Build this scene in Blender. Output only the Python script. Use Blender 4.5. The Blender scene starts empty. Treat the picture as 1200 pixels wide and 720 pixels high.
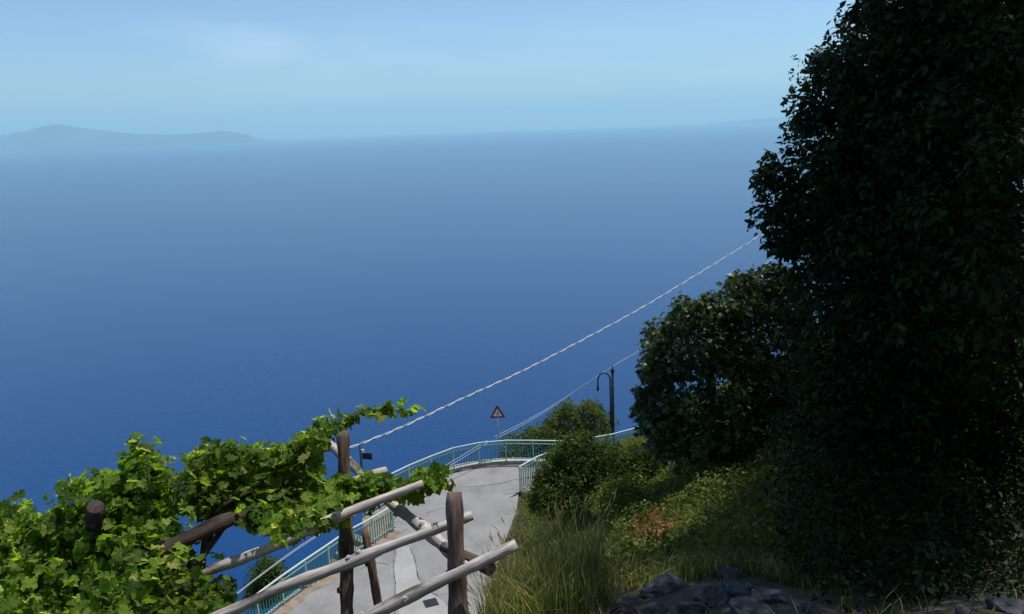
import bpy, math, random
import numpy as np
from mathutils import Vector, Matrix

S = bpy.context.scene
COL = S.collection
rad = math.radians
# ---------------------------------------------------------------- camera
cam_data = bpy.data.cameras.new('camera')
cam = bpy.data.objects.new('camera', cam_data); COL.objects.link(cam)
cam_data.sensor_width = 36.0; cam_data.lens = 28.26
cam_data.clip_start = 0.1; cam_data.clip_end = 300000
PITCH, ROLL = rad(12.62), rad(2.0)
fw = Vector((0, math.cos(PITCH), -math.sin(PITCH)))
rt = Vector((1, 0, 0)); up = Vector((0, math.sin(PITCH), math.cos(PITCH)))
rt2 = rt*math.cos(ROLL) - up*math.sin(ROLL); up2 = up*math.cos(ROLL) + rt*math.sin(ROLL)
m = Matrix.Identity(4)
for i in range(3):
    m[i][0] = rt2[i]; m[i][1] = up2[i]; m[i][2] = -fw[i]
m[0][3], m[1][3], m[2][3] = 0, 0, 15
cam.matrix_world = m
S.camera = cam
# ---------------------------------------------------------------- light
SUN_EL, SUN_AZ = rad(69), rad(57)          # azimuth measured from +Y towards +X
sd = bpy.data.lights.new('sun', 'SUN'); sd.energy = 4.6; sd.angle = rad(0.53); sd.color = (1.0, 0.965, 0.915)
sun = bpy.data.objects.new('sun', sd); COL.objects.link(sun)
sv = Vector((math.sin(SUN_AZ)*math.cos(SUN_EL), math.cos(SUN_AZ)*math.cos(SUN_EL), math.sin(SUN_EL)))
sun.rotation_euler = sv.to_track_quat('Z', 'Y').to_euler(); sun.location = (0, 0, 60)
W = bpy.data.worlds.new('World'); S.world = W; W.use_nodes = True
nt = W.node_tree; nt.nodes.clear()
wo = nt.nodes.new('ShaderNodeOutputWorld'); bg = nt.nodes.new('ShaderNodeBackground')
sky = nt.nodes.new('ShaderNodeTexSky'); sky.sky_type = 'NISHITA'; sky.sun_disc = False
sky.sun_elevation = SUN_EL; sky.sun_rotation = SUN_AZ
sky.altitude = 200; sky.air_density = 1.0; sky.dust_density = 0.6; sky.ozone_density = 2.0
bg.inputs['Strength'].default_value = 0.105
tc = nt.nodes.new('ShaderNodeTexCoord'); mp = nt.nodes.new('ShaderNodeMapping')
mp.inputs['Scale'].default_value = (2.2, 2.2, 15); mp.inputs['Location'].default_value = (3.1, 0.4, 0.2)
cn = nt.nodes.new('ShaderNodeTexNoise'); cn.inputs['Scale'].default_value = 1.3; cn.inputs['Detail'].default_value = 6; cn.inputs['Roughness'].default_value = 0.55
cr = nt.nodes.new('ShaderNodeValToRGB'); cr.color_ramp.elements[0].position = 0.5; cr.color_ramp.elements[1].position = 0.8
cr.color_ramp.elements[0].color = (0, 0, 0, 1); cr.color_ramp.elements[1].color = (0.2, 0.2, 0.2, 1)
cm = nt.nodes.new('ShaderNodeMix'); cm.data_type = 'RGBA'; cm.inputs['B'].default_value = (9.0, 9.6, 10.6, 1)
L = nt.links.new
L(tc.outputs['Generated'], mp.inputs['Vector']); L(mp.outputs['Vector'], cn.inputs['Vector']); L(cn.outputs['Fac'], cr.inputs['Fac'])
tint = nt.nodes.new('ShaderNodeMix'); tint.data_type = 'RGBA'; tint.blend_type = 'MULTIPLY'; tint.inputs['Factor'].default_value = 1.0
tint.inputs['B'].default_value = (0.88, 1.02, 1.19, 1)          # cool daylight balance of the photograph
L(sky.outputs['Color'], tint.inputs['A'])
vs = nt.nodes.new('ShaderNodeVectorMath'); vs.operation = 'SUBTRACT'; vs.inputs[1].default_value = (-0.2796, 0.9551, 0.0975)     # one faint low cloud
vm_ = nt.nodes.new('ShaderNodeVectorMath'); vm_.operation = 'MULTIPLY'; vm_.inputs[1].default_value = (11, 11, 38)
vl_ = nt.nodes.new('ShaderNodeVectorMath'); vl_.operation = 'LENGTH'
mr = nt.nodes.new('ShaderNodeMapRange'); mr.interpolation_type = 'SMOOTHSTEP'
for k_, v_ in (('From Min', 0.15), ('From Max', 1.0), ('To Min', 0.30), ('To Max', 0.0)): mr.inputs[k_].default_value = v_
mn = nt.nodes.new('ShaderNodeMath'); mn.operation = 'MULTIPLY'; ma = nt.nodes.new('ShaderNodeMath'); ma.operation = 'ADD'
L(tc.outputs['Generated'], vs.inputs[0]); L(vs.outputs[0], vm_.inputs[0]); L(vm_.outputs[0], vl_.inputs[0]); L(vl_.outputs['Value'], mr.inputs['Value'])
L(mr.outputs['Result'], mn.inputs[0]); L(cn.outputs['Fac'], mn.inputs[1]); L(mn.outputs[0], ma.inputs[0]); L(cr.outputs['Color'], ma.inputs[1])
L(ma.outputs[0], cm.inputs['Factor']); L(tint.outputs['Result'], cm.inputs['A']); L(cm.outputs['Result'], bg.inputs['Color'])
L(bg.outputs['Background'], wo.inputs['Surface'])
S.view_settings.view_transform = 'Standard'; S.view_settings.look = 'None'
S.view_settings.exposure = 0.1; S.view_settings.gamma = 1.0
S.render.engine = 'CYCLES'
S.cycles.use_denoising = True
S.cycles.max_bounces = 6; S.cycles.transmission_bounces = 4; S.cycles.transparent_max_bounces = 8; S.cycles.volume_bounces = 1
SEA_Z = -235.0

# ---------------------------------------------------------------- measured places, metres (road at z 0, eye at z 15)
ROAD_OUTER = [(-10.33,17.99,0.0),(-8.36,22.44,0.0),(-7.57,24.03,0.0),(-6.12,26.61,0.0),(-4.86,28.35,0.0),(-5.38,30.85,-0.0),(-4.08,32.38,0.0),(-3.18,33.27,0.0),(-2.37,33.84,-0.0),(-1.03,34.2,0.0),(0.26,34.18,-0.0),(2.07,33.93,0.0),(5.42,35.11,0.0)]
ROAD_INNER = [(5.3,34.33,0.0),(2.81,33.59,0.0),(1.22,32.47,0.0),(0.01,31.23,0.0),(-0.12,29.55,0.0),(-0.62,26.9,0.0),(-1.28,22.7,0.0),(-2.12,17.61,0.0)]
RAIL_UPPER = [(-5.38,30.85,-0.0),(-4.77,31.64,0.0),(-4.08,32.38,0.0),(-3.18,33.27,0.0),(-2.37,33.84,-0.0),(-1.03,34.2,0.0),(0.26,34.18,-0.0),(2.07,33.93,0.0),(3.65,34.27,0.0),(5.42,35.11,0.0),(8.25,37.54,0.0)]
RAIL_LOWER = [(-4.86,28.35,0.0),(-5.42,27.48,0.0),(-6.12,26.61,0.0),(-6.85,25.28,0.0),(-7.57,24.03,0.0),(-8.36,22.44,0.0),(-9.28,20.57,0.0)]
RAIL_LANDING = [(-5.4,30.7,0.0),(-6.22,29.57,0.0)]
RAIL_INNER = [(0.08,31.14,0.0),(1.22,32.47,0.0),(2.8,33.5,0.0)]
LANDING = [(-4.86,28.35,0.0),(-5.41,30.78,0.0),(-6.29,29.57,0.0),(-5.7,27.25,0.0)]
LOGS = {'post_near': [(-0.41,4.679,12.785),(-0.406,4.539,12.48),(-0.394,4.37,12.089),(-0.373,4.098,11.562)],'post_mid': [(-1.508,6.607,12.47),(-1.485,6.314,11.85),(-1.461,5.99,11.086),(-1.395,5.513,10.332)],'post_lean': [(-1.36,6.419,11.63),(-1.301,6.308,11.365),(-1.232,6.179,11.017),(-1.056,5.713,10.31)],'post_left': [(-2.854,4.997,12.602),(-2.961,5.136,12.31),(-3.065,5.253,11.913),(-3.114,5.097,10.759)],'prop': [(-2.347,5.706,12.106),(-2.393,5.62,11.953),(-2.438,5.535,11.803),(-2.596,5.202,11.231)],'rail_upper': [(-2.697,4.944,11.906),(-2.227,5.078,12.047),(-1.919,5.145,12.121),(-1.673,5.211,12.187),(-1.333,5.335,12.281),(-1.052,5.452,12.346),(-0.701,5.574,12.432)],'rail_mid': [(-2.194,4.446,11.971),(-1.835,4.553,12.083),(-1.529,4.616,12.182),(-1.158,4.697,12.27),(-0.826,4.743,12.383),(-0.493,4.788,12.491),(-0.314,4.831,12.547)],'rail_low': [(-1.17,4.188,12.101),(-0.887,4.253,12.209),(-0.568,4.321,12.329),(-0.258,4.369,12.452),(-0.014,4.421,12.548)],'brace': [(-1.794,7.061,12.21),(-1.416,6.669,12.063),(-1.064,6.102,12.048),(-0.77,5.596,12.075),(-0.506,5.053,12.165),(-0.42,4.903,12.183)],'cross': [(-2.589,4.823,12.282),(-2.34,4.986,12.324),(-2.097,5.246,12.343),(-2.012,5.677,12.208),(-1.86,6.296,11.999)],'cross_end': [(-1.819,5.921,12.151),(-1.495,6.319,12.099),(-1.158,6.621,12.075)],'stub': [(-0.51,4.877,12.296),(-0.356,4.679,12.328),(-0.177,4.478,12.344)]}
TIES = [((-0.54,4.782,12.476),(0.333,0.045,0.108),0.034)]
CABLE = [(-1.513,6.665,12.271),(-1.131,7.459,12.158),(-0.595,8.371,12.112),(0.076,9.294,12.114),(0.876,10.142,12.241),(1.782,10.911,12.469),(2.795,11.702,12.798),(3.884,12.409,13.212),(5.104,13.234,13.693)]
WIRE_A = [(-9.493,21.448,0.95),(-8.666,23.507,0.991),(-7.27,26.565,0.916),(-5.185,29.625,0.855),(-3.242,32.186,0.85),(-1.374,34.299,1.132),(0.58,35.913,1.478),(2.158,37.046,1.959),(4.813,37.963,3.311),(6.626,39.502,3.776),(10.741,42.886,5.157),(18.893,48.786,8.628),(31.351,57.267,14.467)]
WIRE_B = [(-9.494,21.443,0.926),(-8.667,23.499,0.956),(-7.272,26.552,0.858),(-5.188,29.606,0.77),(-3.246,32.16,0.735),(-1.378,34.272,1.011),(0.577,35.891,1.378),(2.156,37.034,1.907),(4.813,37.963,3.311),(6.625,39.499,3.763),(10.739,42.869,5.085),(18.89,48.768,8.547),(31.349,57.259,14.43)]
SIGN_BASE = (-0.828,34.706,-0.252)
LAMP_BASE = (4.69,36.746,-0.753)
FLAG_BASE = (-6.249,30.083,-0.304)
VINE_LEFT = [(-2.27,4.95,11.8),(-3.12,5.61,12.35),(-2.58,5.17,12.63),(-3.59,5.83,11.87),(-2.99,5.55,12.4),(-2.39,4.65,11.9),(-3.8,5.39,11.41),(-3.25,5.73,12.02),(-3.99,5.48,11.71),(-3.23,5.31,11.61),(-3.59,4.72,11.95),(-3.13,5.83,12.32),(-2.56,5.33,11.8),(-2.88,5.81,11.91),(-3.67,5.29,11.92),(-3.93,5.29,11.84),(-2.89,5.65,12.16),(-3.4,5.38,11.58),(-3.15,4.99,11.96),(-3.15,5.11,12.16),(-3.67,5.09,12.23),(-3.67,5.47,12.08),(-3.28,5.49,11.74),(-2.91,5.34,11.69),(-2.88,4.96,12.01),(-2.48,4.53,11.97),(-3.49,5.67,11.61),(-3.37,5.32,11.78),(-3.19,4.88,11.85),(-3.49,4.97,11.73),(-3.25,5.92,12.15),(-3.12,5.38,11.92),(-2.57,5.37,12.03),(-3.02,5.53,12.02),(-2.72,4.87,12.09),(-4.08,6.25,11.76),(-2.84,5.86,12.28),(-2.52,5.05,12.25),(-3.98,6.0,11.8),(-2.85,6.1,12.17),(-3.69,5.39,12.26),(-2.97,4.72,12.02),(-3.74,5.75,11.68),(-2.49,5.2,11.61),(-3.12,5.44,12.26),(-3.01,5.45,12.15),(-3.67,5.06,12.44),(-4.0,5.34,12.11),(-4.06,5.83,12.06),(-2.5,5.18,11.82),(-3.47,5.81,12.08),(-2.27,4.46,12.15),(-3.37,5.3,12.25),(-2.8,5.06,12.09),(-2.74,4.9,11.86),(-2.97,4.94,11.71),(-3.56,4.92,12.35),(-2.87,5.79,12.42),(-3.5,4.85,11.86),(-3.29,4.73,11.96),(-3.86,5.74,11.76),(-2.52,5.56,11.66),(-3.61,5.2,11.52),(-3.33,5.1,12.16),(-2.97,5.33,12.32),(-3.39,4.85,12.15),(-2.55,5.54,11.88),(-2.52,4.91,12.2),(-3.73,5.81,11.96),(-3.52,4.9,12.05),(-3.84,5.9,11.86),(-2.64,4.82,12.27),(-3.71,5.5,11.62),(-3.81,5.58,11.95),(-2.44,5.53,11.48),(-3.18,5.18,11.57),(-3.79,5.09,11.98),(-2.62,4.61,12.11),(-3.88,5.34,12.19),(-3.23,5.32,12.29),(-3.66,5.32,11.78),(-3.35,5.4,12.06),(-3.49,5.12,11.72),(-3.91,6.18,11.71),(-2.47,5.19,12.3),(-2.99,5.14,11.93),(-3.26,5.56,12.12),(-3.44,5.98,11.85),(-3.28,5.15,11.94),(-3.48,4.54,12.18),(-3.86,5.16,11.53),(-2.65,5.55,12.06),(-2.66,5.23,12.18),(-3.29,5.05,11.73),(-2.71,4.7,12.02),(-3.53,4.84,12.22),(-3.66,5.61,11.86),(-3.79,5.56,12.2),(-3.05,5.19,11.81),(-4.33,6.13,11.91),(-3.24,5.58,11.92),(-3.03,5.8,12.16),(-2.37,4.38,12.26),(-3.21,4.19,12.21),(-2.99,5.14,12.26),(-2.7,5.81,11.69),(-3.0,5.69,11.8),(-3.48,5.99,12.14),(-3.17,5.34,12.13),(-3.48,4.68,12.24),(-3.47,5.58,12.13),(-2.38,4.82,11.84),(-2.42,5.26,11.93),(-2.88,5.83,12.58),(-2.51,4.33,12.19),(-2.46,4.63,12.15),(-2.16,4.61,12.06),(-4.22,5.63,11.78),(-3.6,5.15,12.08),(-4.15,5.96,11.87),(-3.91,5.23,12.39),(-2.88,5.22,12.13),(-2.36,5.32,11.53),(-3.34,6.05,12.07),(-2.47,5.29,12.52),(-3.4,5.91,12.23),(-3.27,5.9,11.99),(-3.99,5.43,11.86),(-3.64,6.1,11.78),(-2.53,4.96,12.39),(-2.66,5.73,12.45),(-2.59,4.74,11.95),(-3.0,4.5,11.99),(-4.03,5.75,11.85),(-2.92,5.24,11.81),(-2.93,4.76,11.86),(-3.87,5.13,12.22),(-2.26,5.36,11.75),(-2.69,5.86,12.3),(-4.12,5.72,11.99),(-3.64,5.72,11.55),(-2.57,5.29,12.33),(-2.93,5.29,12.53),(-3.46,4.6,12.06),(-3.86,5.78,12.05),(-3.27,5.44,11.56),(-2.23,4.79,11.91),(-3.51,5.44,12.01),(-2.81,5.96,11.96),(-3.89,5.63,12.11),(-2.48,5.73,11.44),(-2.93,5.95,12.43),(-3.63,5.87,11.61),(-3.82,6.05,11.75),(-3.34,5.55,12.29),(-2.28,5.0,12.06),(-3.89,5.76,11.52),(-3.74,5.33,11.61),(-3.29,4.53,12.2),(-2.8,5.39,12.12),(-3.75,4.93,11.83),(-3.12,5.78,12.02),(-2.34,5.2,11.7),(-3.46,4.74,12.05),(-3.3,5.19,11.77),(-2.32,4.84,12.12),(-2.79,5.77,12.06),(-2.93,6.22,12.15),(-2.82,5.58,12.45),(-3.33,5.66,11.83),(-3.24,4.46,12.01),(-3.81,5.36,12.02),(-3.32,5.23,12.09),(-3.89,5.52,11.58),(-2.82,4.45,12.01),(-2.45,5.36,12.65),(-3.87,5.45,12.32),(-2.69,5.53,12.31),(-2.61,5.46,11.58),(-2.42,4.71,12.34),(-2.9,5.67,11.98),(-4.13,6.09,11.74),(-2.41,5.08,12.08),(-4.08,5.55,11.88),(-3.67,4.94,12.24),(-3.68,4.87,12.03),(-2.67,5.61,11.57),(-4.0,5.66,11.73),(-2.74,5.26,11.64),(-3.6,5.75,11.72),(-3.27,4.87,11.99),(-4.24,5.88,12.03),(-3.43,5.69,12.03),(-3.88,5.06,11.67),(-3.77,6.28,11.88),(-3.34,5.34,11.92),(-3.75,6.02,11.87),(-2.57,5.24,11.98),(-2.57,4.88,11.94),(-2.72,4.7,12.23),(-2.83,5.48,12.32),(-3.73,5.21,12.42),(-3.28,5.73,12.3),(-3.12,6.01,11.98),(-3.52,5.3,11.55),(-3.55,5.99,11.96),(-2.78,5.49,11.96),(-4.09,5.6,12.22),(-2.47,5.05,11.71),(-3.05,5.47,11.8),(-2.71,5.12,12.47),(-3.65,5.47,11.78),(-3.32,5.0,11.97),(-3.59,5.1,11.84),(-3.35,5.61,11.61),(-3.5,5.72,11.84),(-2.99,4.91,12.13),(-3.63,4.77,12.34),(-3.69,6.34,12.14),(-3.02,5.26,11.6),(-3.32,4.29,12.12),(-3.59,5.3,12.17),(-2.67,5.08,12.19),(-2.71,5.82,11.84),(-2.49,5.02,11.89),(-3.03,5.91,11.99),(-2.86,5.03,11.77),(-3.34,4.87,11.74),(-3.01,5.28,11.99),(-2.93,5.11,12.39),(-4.34,5.82,12.1),(-3.38,4.5,11.98),(-3.65,5.01,11.63),(-2.71,5.45,12.72),(-3.83,5.21,11.93),(-4.24,5.62,12.03),(-2.8,5.15,11.88),(-2.83,5.63,11.82),(-2.65,5.41,12.56),(-2.85,4.84,12.15),(-2.17,4.4,12.04),(-2.57,5.2,12.8),(-3.03,5.0,12.23),(-3.15,5.47,11.65),(-2.62,4.53,12.23),(-3.64,5.7,12.05),(-2.7,5.29,11.8),(-3.04,6.03,12.21),(-3.48,5.02,12.16),(-2.76,5.4,12.45),(-4.09,5.52,12.03),(-2.77,4.97,12.2),(-2.2,5.1,11.74),(-3.79,5.44,11.81),(-2.8,4.72,11.89),(-3.57,6.17,12.15),(-3.4,4.46,12.28),(-2.36,5.49,11.62),(-2.81,5.25,12.38),(-3.96,5.24,11.63),(-3.94,5.94,11.96),(-3.38,5.23,11.49),(-2.3,5.16,11.85),(-2.42,4.49,12.17),(-3.77,5.23,12.11),(-3.47,5.23,12.14),(-2.93,6.11,11.95),(-3.18,5.4,12.5),(-2.63,5.06,11.68),(-3.83,5.11,12.44),(-2.52,5.5,12.51),(-2.78,4.9,11.72),(-2.64,5.35,12.77),(-3.12,4.64,11.92),(-3.01,4.93,11.86),(-2.6,4.98,12.04),(-3.6,5.95,11.74),(-3.31,4.73,12.15),(-3.14,5.31,11.76),(-2.85,5.96,12.11),(-3.13,5.61,12.21),(-2.54,4.75,12.17),(-2.93,5.73,12.31),(-2.63,5.04,11.82),(-3.52,5.42,12.22),(-3.26,5.63,12.43),(-2.66,5.28,12.49),(-3.45,4.98,11.92),(-2.03,4.66,12.02),(-3.66,5.49,11.38),(-3.61,6.2,11.91),(-4.18,5.78,11.84),(-4.1,5.39,11.97),(-2.43,4.74,12.04),(-2.57,4.78,11.79),(-4.03,5.45,12.25),(-2.86,5.14,11.67),(-2.73,5.69,12.16),(-2.82,5.39,11.86),(-2.54,4.42,12.05),(-2.57,5.15,12.41),(-3.92,5.56,11.83),(-2.31,4.66,12.18),(-2.68,5.33,11.95),(-3.98,5.35,12.33),(-4.28,6.03,12.03),(-2.72,5.66,11.91),(-2.89,4.6,11.99),(-3.96,5.22,12.03),(-2.76,5.57,12.59),(-2.15,4.93,11.97),(-2.75,5.68,12.33),(-2.96,6.06,12.33),(-3.82,5.9,11.67),(-2.09,4.81,12.03),(-3.47,5.51,11.81),(-3.09,5.26,12.29),(-2.64,5.23,11.53),(-2.29,4.27,12.17),(-3.76,4.96,12.11),(-3.38,4.43,12.13),(-3.89,5.1,11.84),(-3.42,6.16,12.2),(-3.77,5.11,11.77),(-3.41,5.57,11.94),(-2.43,4.56,12.31),(-4.15,5.46,11.75),(-2.33,5.02,11.7),(-3.03,6.11,12.05),(-3.44,5.21,11.86),(-2.6,5.74,11.61),(-3.44,4.71,11.87),(-3.59,5.28,12.35),(-2.68,5.43,11.82),(-2.57,4.93,11.7),(-4.1,6.02,12.0),(-3.89,5.37,11.6),(-3.62,4.87,11.74),(-3.84,5.29,11.72),(-3.24,4.64,12.05),(-3.47,5.14,12.03),(-3.03,5.06,12.06),(-3.92,5.48,12.12),(-3.11,5.78,11.85),(-2.37,5.02,12.35),(-4.05,5.79,11.65),(-2.49,5.46,11.78),(-4.05,5.29,11.76),(-2.66,4.58,11.95),(-2.91,5.43,11.96),(-4.4,5.91,12.0),(-3.97,5.92,11.61),(-3.04,5.41,12.45),(-2.78,5.98,12.38),(-2.29,4.98,12.19),(-2.33,4.81,12.31),(-2.81,4.66,12.12),(-3.28,5.44,12.24),(-2.77,5.17,12.24),(-2.13,4.29,12.14),(-2.68,5.09,12.0),(-3.67,6.18,12.05),(-3.13,5.06,11.66),(-2.55,5.36,12.2),(-2.57,4.83,12.41),(-2.79,5.54,12.12),(-3.22,6.13,12.14),(-2.72,5.06,12.33),(-3.38,5.73,12.16),(-2.15,5.06,11.9),(-2.39,4.37,12.07),(-3.17,4.37,12.12),(-3.42,5.41,11.42),(-2.73,5.56,11.7),(-4.24,6.25,11.86),(-3.59,5.4,11.46),(-2.11,4.68,11.91),(-3.61,5.05,11.97),(-2.63,5.68,11.77),(-3.42,5.82,11.9),(-2.37,5.64,11.56),(-2.3,4.57,12.0),(-3.46,5.85,11.74),(-3.35,5.14,11.62),(-3.51,5.5,11.54),(-3.71,5.82,11.8),(-3.12,4.82,12.0),(-3.26,5.93,12.31),(-3.53,4.56,11.94),(-3.74,5.24,12.27),(-3.07,4.8,11.78),(-3.73,5.61,11.48),(-2.69,5.42,12.21),(-3.29,5.84,11.81),(-3.01,5.3,12.16),(-4.04,5.58,11.62),(-2.88,4.96,12.32),(-3.46,6.15,12.0),(-3.97,5.58,11.98),(-2.99,5.92,12.29),(-2.38,4.9,12.0),(-3.74,5.19,11.66),(-2.72,4.97,12.44),(-3.18,5.1,11.8),(-3.5,5.45,11.68),(-2.56,4.69,12.32),(-2.19,4.75,12.14),(-2.79,5.16,12.6),(-2.85,5.96,11.82),(-2.7,4.46,12.1),(-3.69,4.74,11.84),(-3.78,5.02,12.34),(-2.47,5.41,11.57),(-3.19,5.65,11.8),(-2.25,4.65,11.88),(-3.01,6.05,12.48),(-3.0,5.1,11.58),(-2.83,5.33,12.24),(-2.51,4.86,12.07),(-2.14,5.21,11.8),(-3.98,5.75,12.15),(-2.75,5.21,12.03),(-4.16,6.14,11.95),(-3.55,5.29,12.03),(-4.33,5.8,11.93)]
VINE_MID = [(-2.02,5.74,12.41),(-2.46,5.94,12.47),(-2.09,5.99,12.33),(-1.75,5.93,12.37),(-2.28,5.93,12.2),(-2.03,5.62,12.51),(-1.87,5.42,12.37),(-1.79,6.11,12.37),(-1.58,5.12,12.37),(-1.61,5.5,12.23),(-2.29,6.08,12.37),(-1.63,5.48,12.38),(-2.25,5.63,12.42),(-1.74,5.64,12.51),(-2.13,5.59,12.36),(-1.75,5.8,12.48),(-1.52,5.32,12.32),(-2.03,5.87,12.19),(-1.89,6.0,12.33),(-1.9,5.81,12.24),(-2.19,5.7,12.54),(-1.68,5.28,12.39),(-2.33,5.75,12.29),(-1.76,5.93,12.23),(-1.82,5.91,12.52),(-2.41,6.04,12.31),(-2.31,5.79,12.54),(-1.67,5.73,12.57),(-1.89,5.7,12.45),(-2.41,5.73,12.44),(-1.71,5.67,12.27),(-1.69,5.95,12.56),(-2.39,6.14,12.45),(-2.37,5.94,12.4),(-1.74,5.57,12.22),(-1.85,5.79,12.38),(-1.55,5.81,12.71),(-1.96,5.63,12.18),(-1.61,5.75,12.32),(-1.57,5.8,12.2),(-2.29,5.47,12.39),(-2.4,5.58,12.37),(-2.03,5.43,12.39),(-2.22,5.95,12.45),(-2.36,5.94,12.57),(-1.89,5.56,12.25),(-1.49,5.71,12.17),(-2.13,5.73,12.3),(-2.09,5.87,12.47),(-1.73,5.65,12.39),(-1.67,6.14,12.54),(-1.52,5.56,12.35),(-1.63,5.63,12.18),(-1.95,6.15,12.42),(-1.7,5.41,12.22),(-2.2,5.84,12.6),(-2.42,5.93,12.19),(-1.89,5.57,12.45),(-2.05,5.85,12.32),(-1.86,5.66,12.32),(-1.94,5.87,12.4),(-2.48,5.85,12.29),(-1.48,5.44,12.37),(-2.17,5.9,12.3),(-2.09,5.78,12.59),(-2.21,6.09,12.5),(-1.76,5.53,12.34),(-2.21,5.76,12.42),(-1.64,5.84,12.63),(-1.66,5.89,12.29),(-1.84,5.25,12.38),(-1.64,5.32,12.28),(-1.79,6.2,12.48),(-1.72,5.82,12.19),(-2.1,6.09,12.42),(-1.96,5.58,12.36),(-1.96,5.76,12.54),(-2.52,6.05,12.47),(-1.78,6.03,12.51),(-1.89,5.94,12.18),(-2.36,5.6,12.49),(-1.83,5.71,12.58),(-1.51,5.62,12.25),(-1.93,6.01,12.46),(-1.38,5.28,12.37),(-2.39,5.75,12.62),(-2.53,6.06,12.33),(-1.75,5.41,12.37),(-1.45,5.18,12.39),(-1.77,5.71,12.17),(-2.2,5.83,12.19),(-2.18,5.56,12.49),(-2.27,5.72,12.65),(-2.54,5.95,12.24),(-1.7,5.13,12.39),(-2.04,5.73,12.2),(-2.48,5.72,12.26),(-2.35,5.87,12.29),(-1.62,6.05,12.62),(-1.61,5.61,12.47)]
VINE_STRAND = [(-1.32,5.85,12.18),(-1.22,5.75,12.26),(-1.46,5.8,12.19),(-1.03,5.89,12.26),(-1.39,5.8,12.17),(-1.35,5.85,12.28),(-0.61,5.9,12.31),(-1.43,5.83,12.26),(-0.85,5.82,12.29),(-1.22,5.82,12.22),(-1.13,5.88,12.29),(-0.76,5.88,12.33),(-1.14,5.87,12.21),(-1.32,5.77,12.31),(-1.17,5.8,12.34),(-1.42,5.73,12.16),(-0.59,5.8,12.33),(-0.67,5.76,12.35),(-0.94,5.75,12.31),(-0.79,5.77,12.33),(-1.39,5.75,12.25),(-1.08,5.78,12.26),(-1.0,5.81,12.29),(-1.25,5.88,12.24),(-0.67,5.86,12.34),(-1.39,5.79,12.33),(-1.24,5.82,12.3),(-1.34,5.76,12.18),(-0.9,5.86,12.26),(-1.15,5.81,12.24),(-1.1,5.76,12.33),(-1.42,5.86,12.2),(-0.73,5.81,12.35),(-1.29,5.74,12.24),(-1.48,5.84,12.11),(-0.7,5.89,12.27),(-1.24,5.76,12.36),(-1.26,5.88,12.33),(-0.78,5.88,12.26)]
VINE_SHOOT = [(-1.906,6.078,12.398),(-1.671,6.169,12.573),(-1.547,6.235,12.639),(-1.47,6.336,12.635),(-1.369,6.346,12.68),(-1.282,6.357,12.726),(-1.196,6.359,12.737),(-1.096,6.358,12.733),(-0.997,6.358,12.73),(-0.912,6.355,12.72),(-0.855,6.353,12.711)]
VINE_TIP = [(-2.661,5.501,12.566),(-2.695,5.521,12.653),(-2.743,5.537,12.728),(-2.79,5.551,12.791),(-2.82,5.561,12.835),(-1.913,5.899,12.513),(-1.891,5.917,12.591),(-1.868,5.93,12.649)]
VINE_LEFT_EDGE = [(-2.87,5.4,12.49),(-3.35,5.52,12.38),(-3.3,5.71,12.43),(-3.34,5.31,12.23),(-3.25,5.62,12.26),(-3.1,5.41,12.59),(-3.35,5.55,12.17),(-3.21,5.55,12.56),(-3.83,5.34,12.31),(-4.1,5.53,12.31),(-3.83,5.48,12.18),(-2.66,5.49,12.52),(-2.79,5.54,12.63),(-3.46,5.49,12.17),(-3.28,5.43,12.21),(-2.98,5.37,12.44),(-3.05,5.64,12.5),(-3.12,5.64,12.32),(-2.68,5.38,12.57),(-4.1,5.64,12.18),(-2.94,5.41,12.61),(-3.72,5.51,12.13),(-3.84,5.63,12.06),(-3.5,5.31,12.23),(-3.59,5.57,12.12),(-3.41,5.63,12.29),(-3.98,5.42,12.34),(-3.46,5.43,12.28),(-3.56,5.46,12.26),(-3.01,5.61,12.35),(-2.76,5.59,12.49),(-3.03,5.7,12.41),(-3.47,5.64,12.05),(-2.85,5.54,12.49),(-3.72,5.57,12.22),(-3.59,5.33,12.44),(-3.68,5.62,12.06),(-3.16,5.49,12.36),(-2.68,5.5,12.65),(-3.0,5.5,12.55),(-3.67,5.64,12.16),(-3.97,5.61,12.18),(-3.9,5.46,12.29),(-3.22,5.38,12.57),(-3.17,5.38,12.36),(-2.7,5.4,12.78),(-3.17,5.67,12.5),(-2.74,5.62,12.69),(-2.87,5.73,12.45),(-3.32,5.41,12.33),(-3.88,5.55,12.14),(-2.85,5.66,12.67),(-3.65,5.39,12.37),(-3.71,5.5,12.32),(-3.25,5.31,12.41),(-3.11,5.55,12.5),(-2.77,5.73,12.59),(-3.46,5.3,12.35),(-3.61,5.3,12.25),(-3.8,5.65,12.23),(-3.98,5.53,12.26),(-2.58,5.41,12.59),(-2.76,5.45,12.71),(-3.73,5.3,12.29),(-3.84,5.55,12.33),(-2.79,5.35,12.55),(-3.37,5.63,12.45),(-2.96,5.51,12.39),(-2.89,5.62,12.41),(-3.34,5.65,12.19)]
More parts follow.
